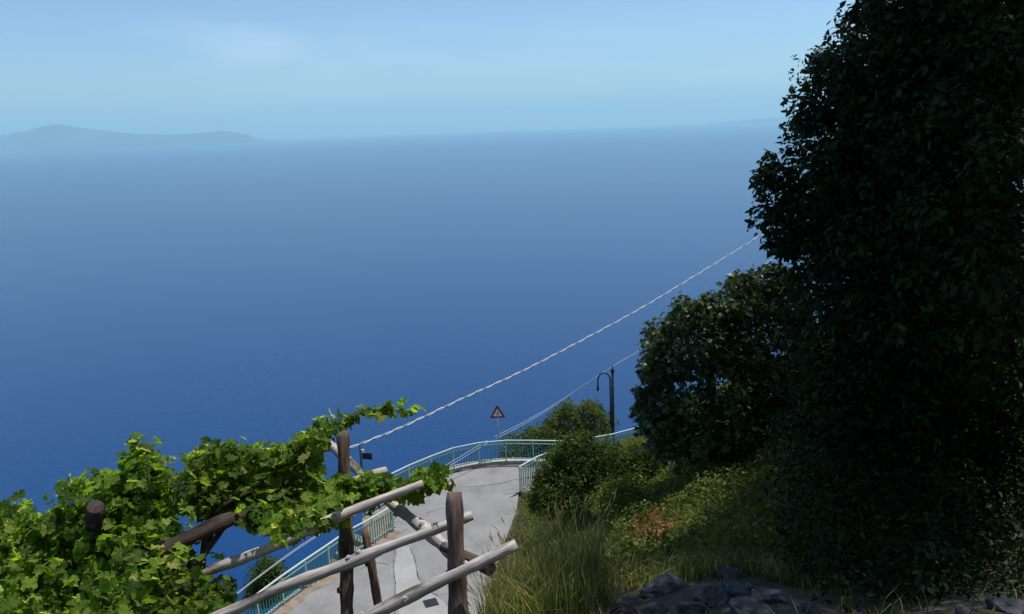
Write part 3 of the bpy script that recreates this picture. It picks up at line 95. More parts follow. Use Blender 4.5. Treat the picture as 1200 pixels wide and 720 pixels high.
BIG_TREE_EDGE = [(4.87,8.36,16.72),(4.91,9.58,10.9),(4.72,9.38,11.2),(4.53,10.33,17.27),(4.61,10.03,16.18),(4.88,8.07,15.83),(4.55,8.34,13.01),(5.04,7.3,13.32),(5.0,9.3,12.13),(4.73,8.95,13.86),(4.72,9.92,17.1),(4.56,9.68,14.83),(4.27,10.03,11.52),(4.87,8.15,14.74),(4.85,9.33,16.34),(5.73,8.86,16.73),(4.47,9.98,16.81),(4.56,9.37,16.17),(4.89,9.46,16.69),(4.37,9.65,12.97),(5.42,8.35,12.39),(5.18,8.77,17.11),(3.66,10.55,13.53),(4.43,9.78,15.96),(4.44,8.32,16.4),(4.7,10.07,11.0),(4.2,9.43,11.92),(4.5,9.84,14.31),(4.76,8.69,12.01),(5.24,7.87,14.26),(4.45,9.59,17.04),(4.9,8.28,12.77),(4.92,9.41,17.29),(4.3,8.1,13.31),(3.66,11.08,14.36),(4.04,10.29,11.8),(4.49,10.29,10.77),(5.47,9.55,11.18),(5.37,8.85,11.93),(4.57,8.99,16.92),(4.56,8.55,15.79),(4.39,10.42,15.9),(4.45,10.15,15.13),(4.05,9.67,11.48),(4.88,9.88,11.21),(5.22,7.77,13.77),(5.2,9.28,11.51),(5.29,8.3,15.83),(5.22,8.13,15.49),(4.86,8.36,12.3),(4.66,8.84,14.7),(4.54,10.28,16.49),(4.42,8.69,14.17),(4.01,9.82,15.32),(4.35,8.25,14.01),(4.69,8.14,13.93),(6.24,9.04,11.46),(4.23,9.51,14.68),(4.35,8.93,15.76),(4.38,9.76,10.58),(5.08,7.93,12.8),(4.31,9.14,13.1),(5.13,10.1,10.57),(3.98,11.05,14.99),(3.95,10.32,11.4),(5.18,8.3,14.61),(4.88,8.12,15.1),(4.14,10.4,13.86),(5.0,8.46,14.99),(4.49,9.32,16.76),(5.04,9.57,11.27),(4.11,10.16,12.82),(6.88,9.57,10.86),(5.33,8.04,13.56),(4.47,7.89,13.62),(4.7,7.55,14.67),(4.49,7.99,15.26),(4.18,8.84,12.65),(3.86,9.99,13.97),(3.41,10.59,14.48),(5.33,8.23,12.84),(4.51,9.33,13.55),(4.56,9.7,11.64),(5.23,8.18,16.18),(4.77,9.77,10.56),(4.69,9.14,12.51),(5.98,9.22,11.58),(4.53,8.17,14.47),(4.55,7.78,15.76),(4.99,7.99,13.55),(4.35,10.75,15.43),(5.01,8.55,16.06),(4.69,7.8,15.07),(3.85,10.69,14.35),(3.89,10.32,12.32),(4.4,8.53,13.33),(4.37,8.94,15.22),(4.41,7.76,13.31),(4.4,10.42,14.39),(4.7,8.76,13.17),(4.37,9.53,17.44),(6.12,9.47,10.8),(6.54,9.51,11.06),(4.58,7.47,13.33),(5.55,7.97,12.74),(4.53,9.17,14.87),(5.69,8.73,11.73),(4.43,9.71,16.49),(5.78,8.57,12.17),(4.76,8.95,16.11),(5.55,8.58,15.37),(4.1,10.83,15.67),(4.8,8.95,15.41),(3.97,9.66,14.31),(4.66,7.82,12.74),(4.37,7.96,14.91),(4.49,8.81,13.61),(4.88,7.6,13.59),(4.61,8.51,15.3),(4.73,8.27,16.23),(3.7,10.96,13.5),(4.54,8.82,16.45),(4.15,10.45,15.59),(3.73,9.84,12.81),(4.83,8.48,13.89),(3.88,10.15,13.43),(4.77,9.49,15.69),(4.18,9.0,13.44),(3.72,10.4,14.14),(4.02,9.77,12.41),(3.73,10.11,13.08),(4.76,8.67,12.61),(4.49,8.56,16.95),(4.75,8.75,15.09),(4.51,7.57,14.04),(5.03,8.39,16.4),(4.12,10.31,10.76),(4.33,9.13,13.74),(4.1,9.27,14.22),(5.02,7.55,13.08),(4.73,10.24,16.84),(3.68,11.25,14.07),(4.36,8.48,13.7),(4.26,10.07,11.01),(5.35,7.96,13.13),(3.71,10.07,10.87),(4.38,10.34,14.83),(6.27,8.8,11.99),(4.93,7.78,14.48),(5.57,8.31,15.07),(3.98,10.19,15.42),(3.92,9.65,13.55),(5.05,8.5,15.7),(4.56,8.52,12.4),(3.77,10.34,14.56),(4.31,8.55,14.46),(4.8,8.98,11.66),(4.22,9.86,15.03),(5.36,8.6,15.96),(5.1,7.83,14.76),(3.67,10.89,14.0),(3.86,9.7,12.1),(4.92,8.97,16.41),(6.57,9.27,11.61),(4.91,8.99,16.88),(5.42,8.9,11.42),(4.85,8.12,15.5),(4.43,7.62,14.38),(5.92,9.75,10.73),(6.67,9.72,10.59),(4.4,9.6,12.51),(4.75,9.13,14.29),(5.69,10.14,10.41),(4.95,7.59,14.18),(4.21,9.23,15.39),(4.21,9.8,14.09),(3.88,9.44,12.53),(3.95,9.92,14.71),(4.88,8.39,14.33),(5.33,9.56,10.71),(5.45,8.16,13.84),(4.51,7.51,13.71),(4.62,9.5,12.02),(4.05,10.84,14.66),(4.3,10.06,13.4),(4.86,9.87,11.56),(5.6,9.15,11.67),(6.53,9.15,11.22),(4.75,8.44,13.36),(4.91,8.34,17.08),(5.0,7.36,13.81),(4.49,9.67,10.91),(5.66,8.82,17.2),(4.63,7.99,13.16),(5.62,8.33,14.63),(5.25,7.69,13.4),(4.43,9.56,15.7),(4.62,8.01,16.48),(4.47,9.54,13.9),(4.37,10.08,11.95),(4.04,9.55,13.16),(4.63,9.35,11.52),(5.73,8.15,12.5),(5.32,7.65,12.84),(4.62,9.24,15.27),(4.02,10.58,14.93),(4.36,10.18,15.55),(3.84,10.39,10.93),(4.3,9.83,12.24),(4.4,8.38,14.92),(4.69,9.52,14.43),(6.22,9.94,10.5),(5.17,8.19,16.63),(7.11,10.02,10.45),(4.06,9.34,13.44),(4.76,9.82,16.67),(4.61,10.1,10.51),(4.19,9.24,14.96),(5.39,8.67,16.44),(5.82,9.35,11.01),(4.27,9.7,13.39),(4.26,10.0,16.29),(5.37,8.36,16.96),(3.8,10.64,13.13),(4.33,9.09,16.33),(5.27,8.04,15.08),(6.97,10.26,10.23),(5.44,8.42,12.05),(4.23,9.84,12.67),(6.52,10.15,10.33),(4.49,8.12,16.04),(5.13,8.22,14.18),(4.48,8.24,17.1),(4.38,9.04,14.56),(4.55,8.9,12.33),(4.32,8.73,14.97),(4.28,8.63,12.99),(5.01,7.91,16.18),(4.61,10.6,17.55),(4.71,9.04,17.27),(4.54,9.19,14.0),(4.0,9.66,11.07),(4.91,8.93,15.73),(4.36,9.98,17.61),(4.22,10.06,15.94),(4.84,7.83,13.89),(4.76,9.64,17.51),(4.44,9.78,15.34),(4.22,9.32,12.6),(4.42,10.02,13.91),(4.22,10.43,13.46),(4.48,7.94,14.14),(5.62,9.83,11.05),(4.24,10.64,14.07),(3.97,9.98,11.34),(5.24,8.08,12.52),(4.12,10.74,13.59),(3.81,10.52,12.73),(3.64,10.22,13.66),(5.01,7.94,13.19),(5.03,7.77,15.49),(4.05,9.44,13.85),(3.85,10.0,14.34),(5.85,9.09,11.21),(4.02,11.02,14.16),(4.33,9.13,12.15),(4.35,10.68,14.9),(5.07,8.77,11.77),(4.51,9.01,12.8),(4.53,10.59,16.86),(4.7,10.16,17.56),(4.22,9.29,15.71),(4.21,10.34,12.12),(3.84,9.79,11.71),(5.44,9.22,11.17),(4.47,10.62,16.26),(6.72,9.44,11.34),(4.07,10.37,14.35),(3.92,10.22,15.05),(5.55,8.31,14.14),(4.41,8.07,15.61),(5.23,8.4,15.25),(5.55,8.59,16.74),(5.97,8.99,11.99),(4.21,10.28,13.15),(4.78,8.77,14.17),(6.27,8.73,11.62),(3.58,9.83,11.1),(6.3,9.43,11.28),(4.58,9.33,12.87),(4.46,9.25,17.11),(4.25,9.56,16.14),(4.36,9.52,15.06),(4.25,9.83,17.33),(4.35,9.49,14.21),(4.65,10.13,15.83),(4.51,8.21,13.57),(3.98,10.7,12.04),(4.57,8.16,12.71),(4.17,9.94,14.42),(3.83,10.19,12.62),(4.99,7.65,15.16),(6.48,9.43,10.71),(4.25,8.85,13.93),(5.2,8.75,12.25),(4.19,9.8,11.83),(4.31,9.42,11.41),(4.71,8.0,16.81),(4.93,8.04,12.42),(3.74,10.0,12.01),(4.38,10.29,11.31),(5.11,8.49,12.52),(4.11,10.46,11.12),(5.62,8.52,15.69),(5.48,8.38,16.29),(4.57,9.54,13.22),(4.28,9.24,16.03),(4.97,9.01,12.35),(5.3,10.05,10.93),(4.4,8.52,16.09),(4.76,9.45,14.99),(4.8,8.73,16.64),(4.43,9.17,11.83),(5.33,8.89,16.83),(4.08,9.75,15.71),(4.56,10.06,14.73),(5.0,9.6,11.79),(4.65,9.21,13.27),(3.93,11.15,14.54),(4.0,9.85,10.8),(5.92,9.49,11.33),(5.68,8.71,16.17),(4.41,7.6,15.03),(5.15,8.09,17.02),(6.23,9.13,11.8),(6.14,9.67,11.07),(4.75,9.64,16.05),(4.11,10.48,12.58),(4.15,10.08,12.46),(5.42,8.06,14.57),(5.4,9.54,11.52),(5.27,9.18,11.82),(4.35,8.45,15.53),(4.02,10.49,15.26),(4.63,7.69,15.45),(4.15,10.04,13.71),(3.99,9.12,12.97),(4.07,10.69,12.92),(3.92,11.08,13.79),(7.03,9.88,10.78),(3.78,9.83,13.3),(4.81,8.66,17.01),(4.52,9.79,13.65),(6.44,9.82,10.85),(4.0,10.62,11.64),(6.11,9.19,11.02),(5.72,8.24,12.17),(7.01,9.7,10.5),(3.36,10.43,13.71),(4.85,8.58,14.6),(4.44,10.52,15.19),(5.76,8.51,12.53),(5.07,8.47,12.03),(4.33,8.44,12.69),(3.89,11.06,13.22),(5.6,10.04,10.73),(4.52,9.9,11.24),(4.17,11.12,15.3),(5.11,8.19,13.84),(4.55,7.53,12.93),(4.41,8.83,17.22),(4.34,7.25,13.46),(6.32,13.13,18.44),(7.38,10.44,11.08),(4.82,12.19,14.55),(4.87,10.48,10.28),(8.21,12.15,14.61),(7.63,11.42,14.86),(4.82,11.56,15.69),(5.22,11.96,17.79),(8.02,12.38,18.24),(4.38,11.62,12.27),(4.16,10.92,12.94),(8.2,12.74,17.81),(5.69,12.16,18.22),(8.2,12.84,18.23),(5.62,12.73,17.55),(4.6,11.62,15.46),(7.87,11.74,13.35),(3.92,11.51,13.71),(7.64,10.65,10.4),(4.48,10.98,10.3),(7.65,11.85,17.57),(7.6,11.67,16.81),(4.32,11.23,10.5),(5.28,12.39,17.27),(8.21,11.64,12.39),(6.74,10.33,10.26),(3.9,11.28,13.77),(7.6,12.8,18.28),(4.92,10.79,10.31),(6.66,10.61,10.12),(7.88,12.13,16.02),(4.06,11.28,13.19),(4.25,11.47,12.62),(6.39,10.88,10.06),(5.76,12.86,18.24),(7.63,10.88,11.64),(7.6,10.89,11.18),(6.46,11.08,9.87),(3.9,10.52,11.37),(7.47,11.25,14.73),(4.03,11.73,13.51),(4.77,12.0,15.47),(4.66,10.79,10.46),(7.45,11.34,15.51),(7.54,10.5,10.78),(4.25,11.44,14.66),(4.08,12.13,13.82),(7.58,12.12,18.05),(7.57,10.94,12.64),(6.93,10.74,10.17),(4.33,11.89,13.32),(8.2,12.07,13.77),(7.64,11.28,14.46),(8.03,11.74,14.65),(6.78,13.08,18.26),(4.06,10.37,10.67),(4.33,11.06,11.77),(5.41,12.39,17.86),(5.1,11.89,17.35),(7.38,11.6,16.9),(4.71,12.0,14.41),(4.83,10.19,10.43),(7.81,12.01,17.97),(5.24,11.18,9.87),(6.4,10.3,10.21),(5.04,12.28,16.2),(6.16,12.09,17.97),(4.46,11.59,15.27),(7.68,11.99,16.36),(5.81,10.59,10.16),(4.49,11.79,15.8),(4.24,11.29,11.62),(7.45,11.32,15.09),(6.6,11.95,18.09),(8.06,11.55,12.03),(5.27,12.42,15.82),(4.21,11.13,12.68),(4.88,11.71,16.24),(6.17,10.95,9.95),(5.61,11.94,18.03),(5.49,12.46,16.2),(8.1,11.17,10.26),(8.0,11.86,15.14),(7.35,10.91,13.67),(7.53,10.93,12.33),(4.95,11.77,15.77),(8.1,12.1,15.17),(7.53,10.82,10.13),(7.98,11.71,14.13),(5.13,11.76,16.65),(5.56,12.5,17.48),(5.51,12.72,16.68),(4.27,10.57,10.67),(7.87,12.2,16.25),(7.5,10.45,11.41),(4.04,11.19,14.41),(4.29,11.04,10.95),(7.24,10.77,10.02),(5.58,12.8,17.15),(6.47,11.83,17.85),(4.15,11.43,10.98),(6.38,12.61,18.04),(4.29,11.03,12.18),(6.25,11.88,18.16),(8.07,11.84,13.66),(5.21,12.23,17.68),(7.58,11.54,14.59),(3.8,10.74,12.88),(7.81,10.63,10.06),(7.86,11.76,16.2)]
BIG_TREE_LOBES = [(4.719,10.737,16.269),(4.216,10.693,15.617),(4.044,10.707,15.22),(4.028,10.747,14.941),(3.413,10.49,14.25),(3.518,10.488,13.783),(3.628,10.501,13.384),(4.163,9.893,15.248),(3.961,9.92,14.451),(4.301,9.376,15.686),(4.254,8.719,14.581),(4.485,8.218,15.089),(4.64,7.91,15.545),(4.603,7.495,14.607),(4.386,8.197,14.079),(4.117,9.316,13.585),(4.572,7.703,13.706)]
FIG_TREE = [(3.46,15.25,9.27),(4.3,14.83,9.49),(4.61,16.92,8.15),(6.65,17.46,9.36),(5.92,16.77,8.8),(5.67,16.93,9.36),(5.71,16.37,11.5),(6.19,18.16,8.5),(5.96,17.94,10.46),(5.55,17.63,11.03),(3.9,15.55,10.54),(3.83,15.22,11.4),(5.48,17.99,9.85),(6.43,18.24,10.34),(5.52,17.34,9.41),(7.05,19.04,9.41),(3.07,16.63,9.86),(4.08,15.52,9.94),(5.84,16.33,9.37),(3.23,15.69,9.14),(3.78,18.3,10.14),(4.44,15.76,10.09),(3.52,15.46,10.25),(4.55,15.51,9.4),(5.2,17.33,7.82),(6.6,17.99,10.89),(7.26,19.16,10.54),(5.0,17.48,10.95),(4.68,16.39,11.25),(7.0,18.16,7.98),(3.43,14.89,9.62),(3.98,17.45,8.29),(6.08,16.77,10.99),(4.4,16.21,11.09),(5.87,18.09,11.46),(6.17,17.58,10.81),(6.32,16.66,8.88),(6.52,17.48,10.6),(4.67,16.19,8.82),(6.4,16.99,9.61),(3.26,17.9,8.57),(3.45,15.82,8.75),(6.3,17.6,8.09),(3.94,17.44,9.57),(3.58,16.65,10.78),(3.99,14.92,9.64),(3.5,16.94,10.17),(6.62,17.86,10.28),(3.32,17.64,8.3),(3.95,15.58,8.37),(3.48,17.69,9.18),(5.12,15.58,9.79),(4.94,16.61,11.57),(6.57,17.31,9.72),(4.17,16.95,9.88),(3.74,16.93,8.61),(4.05,16.51,10.13),(3.23,16.87,8.89),(3.14,16.72,8.33),(7.33,19.53,9.68),(7.21,19.09,9.84),(5.32,17.74,8.85),(3.52,18.13,9.02),(4.83,16.82,9.81),(5.3,16.81,9.71),(3.47,17.15,9.71),(3.34,16.18,9.31),(5.6,17.23,8.53),(4.3,17.12,10.54),(3.27,17.78,9.62),(6.61,18.04,9.13),(6.0,17.82,9.11),(4.1,15.72,10.94),(5.0,17.51,8.59),(5.02,15.59,10.66),(2.96,16.06,10.33),(4.99,17.1,9.58),(4.72,17.09,10.16),(6.72,18.01,9.88),(6.84,18.38,9.08),(2.86,15.93,10.0),(6.13,17.67,11.47),(5.34,17.01,10.03),(3.66,16.3,11.13),(4.54,15.57,11.2),(4.11,16.82,8.1),(2.99,16.7,9.53),(5.56,16.78,8.88),(3.63,16.55,9.95),(3.09,16.22,8.72),(3.62,15.33,8.71),(4.2,15.19,10.48),(5.02,15.69,11.25),(5.33,16.13,11.55),(5.82,17.19,10.77),(4.14,16.08,8.45),(3.55,16.4,8.43),(6.21,18.47,10.5),(3.95,16.51,10.78),(3.76,16.25,10.18),(2.96,15.92,9.08),(6.96,19.22,10.09),(3.28,15.58,9.47),(5.38,16.22,9.82),(6.71,17.63,8.12),(3.4,16.24,9.78),(3.16,17.33,10.35),(4.86,16.03,8.41),(4.72,15.86,11.72),(4.38,15.04,9.85),(3.46,15.34,11.36),(4.14,15.93,9.39),(3.78,17.11,9.42),(3.17,17.99,9.01),(5.72,17.86,9.4),(3.41,16.94,8.05),(4.17,17.59,10.88),(3.43,17.43,8.55),(4.05,16.19,10.89),(4.31,16.56,8.9),(3.06,16.5,10.24),(4.0,15.35,10.89),(4.34,14.97,8.99),(5.86,18.28,10.81),(6.17,18.42,9.68),(3.42,17.88,10.1),(4.89,16.4,10.28),(4.97,15.42,10.08),(4.18,16.9,7.77),(4.11,17.65,8.73),(3.47,15.73,10.88),(7.32,19.34,8.45),(4.94,17.9,10.63),(5.16,17.59,9.37),(4.13,15.69,11.32),(3.88,16.58,9.4),(6.03,17.61,8.57),(3.44,15.94,10.16),(4.27,15.63,8.53),(5.46,15.87,10.03),(4.65,17.22,7.89),(6.27,17.01,10.77),(5.8,16.4,11.01),(4.77,16.71,8.55),(3.02,17.05,8.19),(6.12,18.72,10.92),(3.77,15.01,10.83),(5.3,16.64,10.9),(3.68,14.8,8.76),(4.81,17.32,9.77),(3.28,16.35,8.12),(4.53,15.73,10.87),(3.15,15.79,8.25),(5.14,16.96,11.17),(4.56,16.77,10.48),(5.22,16.65,10.01),(5.98,18.44,10.02),(6.06,17.09,9.02),(6.33,18.33,10.92),(5.24,17.94,10.12),(4.0,17.79,9.44),(5.02,15.81,8.84),(6.42,17.27,8.76),(5.14,17.18,8.53),(4.54,16.68,11.09),(6.01,17.11,11.18),(6.74,18.65,10.47),(4.35,16.18,10.29),(4.71,17.29,10.79),(2.97,15.36,9.1),(4.37,17.35,8.57),(3.37,18.68,9.22),(3.74,16.85,9.76),(3.08,15.72,10.36),(5.31,16.47,10.38),(3.92,17.87,9.91),(6.72,17.45,8.66),(6.98,19.39,10.39),(6.79,18.16,8.71),(3.87,15.04,9.18),(5.34,15.59,8.93),(4.36,15.23,9.26),(3.4,18.61,9.88),(6.55,18.67,10.16),(5.82,16.23,8.99),(5.53,17.48,11.37),(6.9,19.23,10.82),(4.17,17.44,9.85),(5.78,16.36,10.37),(3.14,17.31,9.39),(4.86,17.86,10.24),(5.56,17.61,8.43),(4.46,15.9,8.39),(3.04,18.29,8.3),(5.32,18.09,11.32),(4.42,16.33,9.96),(5.48,17.12,11.27),(7.08,18.56,9.4),(3.49,17.18,8.91),(5.3,17.52,8.2),(4.45,15.14,10.71),(3.3,16.28,10.16),(3.9,17.52,10.39),(6.57,17.68,8.95),(3.84,16.15,8.7),(5.73,17.11,9.87),(5.17,16.56,8.92),(3.76,17.81,10.62),(4.13,15.91,10.52),(6.9,18.35,9.78),(3.96,16.25,8.04),(5.04,17.84,11.18),(5.88,16.85,10.32),(2.98,15.57,10.01),(3.45,15.24,10.68),(5.8,17.87,11.04),(4.87,16.84,10.84),(6.59,18.19,8.36),(3.18,18.08,8.07),(4.75,15.32,10.4),(5.12,16.87,8.36),(4.04,14.86,10.02),(3.24,15.46,8.69),(5.35,17.34,10.77),(5.03,17.31,11.28),(5.18,17.05,10.66),(4.93,15.89,9.26),(5.31,17.21,9.05),(5.75,17.55,9.69),(5.05,16.15,9.56)]
FIG_EDGE = [(4.39,15.02,8.72),(2.88,16.68,9.0),(2.78,16.24,9.38),(3.55,15.42,11.4),(3.11,15.85,10.59),(6.37,17.27,10.65),(5.52,15.9,8.59),(5.47,16.61,11.84),(6.62,17.56,10.76),(3.06,16.01,8.14),(6.93,18.04,10.96),(3.8,15.31,8.67),(5.65,16.69,11.51),(2.73,16.57,8.57),(3.11,16.49,10.04),(4.42,15.82,11.71),(6.77,17.71,10.41),(3.4,15.43,8.44),(4.35,15.34,8.69),(6.23,16.96,10.0),(3.95,15.56,11.57),(5.07,16.14,11.75),(3.1,15.16,8.51),(4.11,14.71,8.79),(3.35,15.1,8.63),(3.25,15.7,8.34),(6.43,17.09,8.23),(3.06,16.07,10.67),(5.85,16.31,8.61),(6.46,17.22,9.52),(2.81,15.98,9.36),(6.58,17.44,9.87),(5.88,16.54,8.48),(2.91,15.99,10.08),(3.0,16.37,9.64),(6.59,17.06,8.83),(5.34,15.74,8.68),(2.95,15.96,9.57),(4.67,16.14,11.64),(6.51,17.34,10.24),(4.23,15.92,11.32),(2.88,16.09,8.92),(2.79,15.91,8.71),(6.43,17.34,11.13),(6.48,17.47,10.43),(2.91,15.99,10.4),(3.37,15.62,11.46),(6.47,17.0,9.52),(5.03,15.27,8.82),(2.68,16.4,9.02),(2.91,15.52,8.52),(6.45,17.02,8.49),(3.03,16.43,9.3),(2.78,15.87,8.99),(2.76,16.36,9.75),(4.22,15.24,11.39),(3.12,15.48,8.37),(6.21,16.61,9.17),(3.09,16.33,9.87),(2.95,16.24,10.52),(6.42,17.14,9.13),(6.9,17.78,9.68),(6.23,16.92,9.7),(2.98,16.54,10.71),(3.86,15.4,11.42),(4.61,15.92,11.86),(4.65,15.09,8.68),(6.66,17.15,9.4),(3.98,15.98,11.42),(3.4,15.77,10.8),(2.67,16.23,8.86),(3.51,15.19,8.44),(3.37,15.94,11.21),(5.8,16.02,8.81),(2.89,16.27,8.2),(6.36,17.28,11.36),(6.75,17.85,11.15),(3.3,15.1,8.3),(3.75,14.78,8.68),(2.79,16.51,9.33),(2.91,16.14,9.79),(3.2,15.68,10.8),(4.11,14.97,8.88),(6.38,17.32,9.7),(4.27,15.65,11.37),(6.83,17.87,9.96),(6.42,16.78,8.67),(5.48,15.92,8.86),(5.58,16.11,8.8),(6.25,16.58,8.72),(4.79,15.08,8.88),(3.71,15.95,11.2),(6.43,17.19,10.39),(4.07,15.21,8.67),(4.8,15.53,8.61),(3.11,16.13,8.49),(2.94,15.73,8.45),(4.94,15.91,11.89),(3.65,15.73,11.37),(3.71,14.72,8.93),(5.87,16.89,11.64),(3.11,16.31,10.67),(4.69,15.56,11.79),(6.38,17.03,10.54),(6.18,16.71,9.78),(3.46,16.31,11.15),(2.8,16.27,8.59),(2.94,15.65,8.82),(5.06,15.56,8.65),(3.12,16.62,10.31),(2.99,15.88,9.9),(6.23,16.86,10.34),(5.65,16.2,8.56),(6.33,16.68,8.45),(5.36,16.18,11.64),(6.16,16.95,11.54),(6.84,17.53,8.64),(3.73,15.32,8.44),(6.78,17.36,8.16),(5.96,17.06,11.44),(3.8,15.03,8.57),(3.29,16.15,10.63),(6.5,17.13,9.94),(6.81,17.71,10.95),(6.33,16.8,9.02),(2.86,16.06,8.26),(6.61,17.5,9.63),(6.69,17.51,9.18),(3.13,16.52,10.55),(6.25,16.97,10.96),(2.77,16.75,9.19),(5.22,15.46,8.89),(4.5,14.94,8.9),(6.52,17.34,10.86),(3.01,16.72,10.51),(5.75,16.83,11.82),(6.65,17.07,8.33),(6.47,17.25,8.8),(4.67,16.09,11.41),(5.35,16.24,11.92),(4.31,15.48,11.8),(4.3,14.86,8.86),(6.94,17.75,8.42),(6.34,17.54,11.49),(2.66,16.57,8.87),(2.93,16.49,8.76),(4.02,15.72,11.34),(6.98,18.07,10.09),(3.32,15.59,11.09),(6.15,16.67,9.41),(3.18,15.87,10.99),(5.82,16.06,8.59),(4.4,15.41,11.41),(2.83,16.45,10.09),(3.43,16.15,10.87),(5.38,16.46,11.59),(3.48,15.64,11.23),(2.69,16.24,9.17),(3.31,16.43,10.9),(6.41,17.16,10.94)]
BANK = [(5.6,8.67,9.98),(5.79,9.09,10.16),(3.96,9.23,11.18),(6.43,9.74,10.6),(5.84,10.1,10.93),(4.55,6.25,10.8),(5.39,9.91,10.83),(6.61,10.46,10.53),(5.92,8.83,10.79),(5.32,8.3,10.31),(3.91,8.17,10.4),(4.28,9.39,10.89),(4.37,7.81,10.69),(2.99,7.3,10.72),(4.93,7.08,10.38),(4.28,8.34,10.43),(5.3,7.46,10.15),(4.24,7.32,10.74),(5.99,9.59,10.36),(4.13,9.0,10.31),(4.45,9.19,10.15),(3.24,7.86,10.43),(4.2,8.89,10.84),(4.87,7.67,10.1),(6.22,8.94,11.08),(3.35,7.27,10.42),(3.03,7.68,10.81),(6.6,9.42,11.14),(4.86,9.13,10.79),(6.6,9.96,11.01),(3.67,6.91,10.48),(4.89,9.96,10.7),(4.23,6.9,10.45),(5.78,8.09,10.62),(3.64,9.65,11.1),(4.79,6.55,10.64),(3.13,6.95,10.51),(4.97,7.85,10.52),(3.56,9.26,10.33),(5.28,10.29,10.56),(4.51,9.76,10.44),(4.98,8.55,10.31),(6.17,9.41,11.24),(4.21,9.73,11.05),(3.77,8.53,10.28),(4.83,9.49,10.4),(5.21,9.2,10.46),(5.21,7.91,10.09),(4.47,7.21,10.44),(6.46,9.0,10.45),(4.22,8.52,10.01),(5.15,9.07,11.03),(3.78,8.3,10.84),(3.56,7.86,10.78),(5.57,8.71,10.57),(3.47,6.56,10.62),(3.8,9.02,10.89),(6.32,9.36,10.34),(3.4,8.97,10.95),(3.93,9.87,10.77),(4.42,7.6,10.28),(5.7,9.26,10.62),(5.78,9.66,10.86),(3.99,7.22,10.47),(4.4,8.55,10.72),(6.79,9.72,10.8),(4.89,9.6,11.18),(4.6,8.84,10.39),(5.46,7.56,10.72),(4.5,10.01,10.88),(5.36,9.47,10.79),(6.34,10.17,10.38),(4.14,7.87,10.2),(4.16,9.45,10.51),(6.17,9.19,10.65),(3.9,6.71,10.84),(4.61,8.1,10.57),(5.97,8.52,10.3),(3.73,7.78,10.37),(4.92,8.58,10.91),(3.88,7.6,10.02),(3.38,8.51,10.23),(3.69,9.82,10.43),(4.87,10.38,10.62),(3.66,8.89,10.48),(5.51,9.26,11.2),(5.2,7.35,10.52),(6.89,10.14,10.66),(6.27,10.23,10.96),(5.17,9.74,10.48),(3.31,8.23,10.68),(6.63,9.38,10.65),(3.55,9.24,11.23),(3.94,8.63,10.66),(6.09,8.48,10.96),(5.23,8.46,10.71),(5.27,9.65,11.13),(5.62,8.04,10.15),(6.23,8.66,10.62),(3.04,6.59,10.75),(4.84,8.14,10.21),(3.32,8.67,10.63),(3.82,10.37,10.71),(4.42,8.11,10.14),(4.44,9.14,10.6),(5.03,6.93,10.78),(5.51,7.79,10.42),(3.4,8.57,11.0),(5.97,10.0,10.52),(4.62,6.86,10.41),(6.17,9.85,11.05),(4.0,7.59,10.6),(4.66,7.3,10.12),(5.33,8.81,10.21),(3.73,9.35,10.66),(4.93,9.1,11.35),(4.67,7.57,10.64),(3.43,7.49,10.77),(4.59,9.59,10.79),(4.97,8.15,10.75),(3.76,6.33,10.83),(5.21,8.87,10.67),(4.67,8.28,10.99),(5.34,8.33,9.92),(3.79,8.63,11.05)]
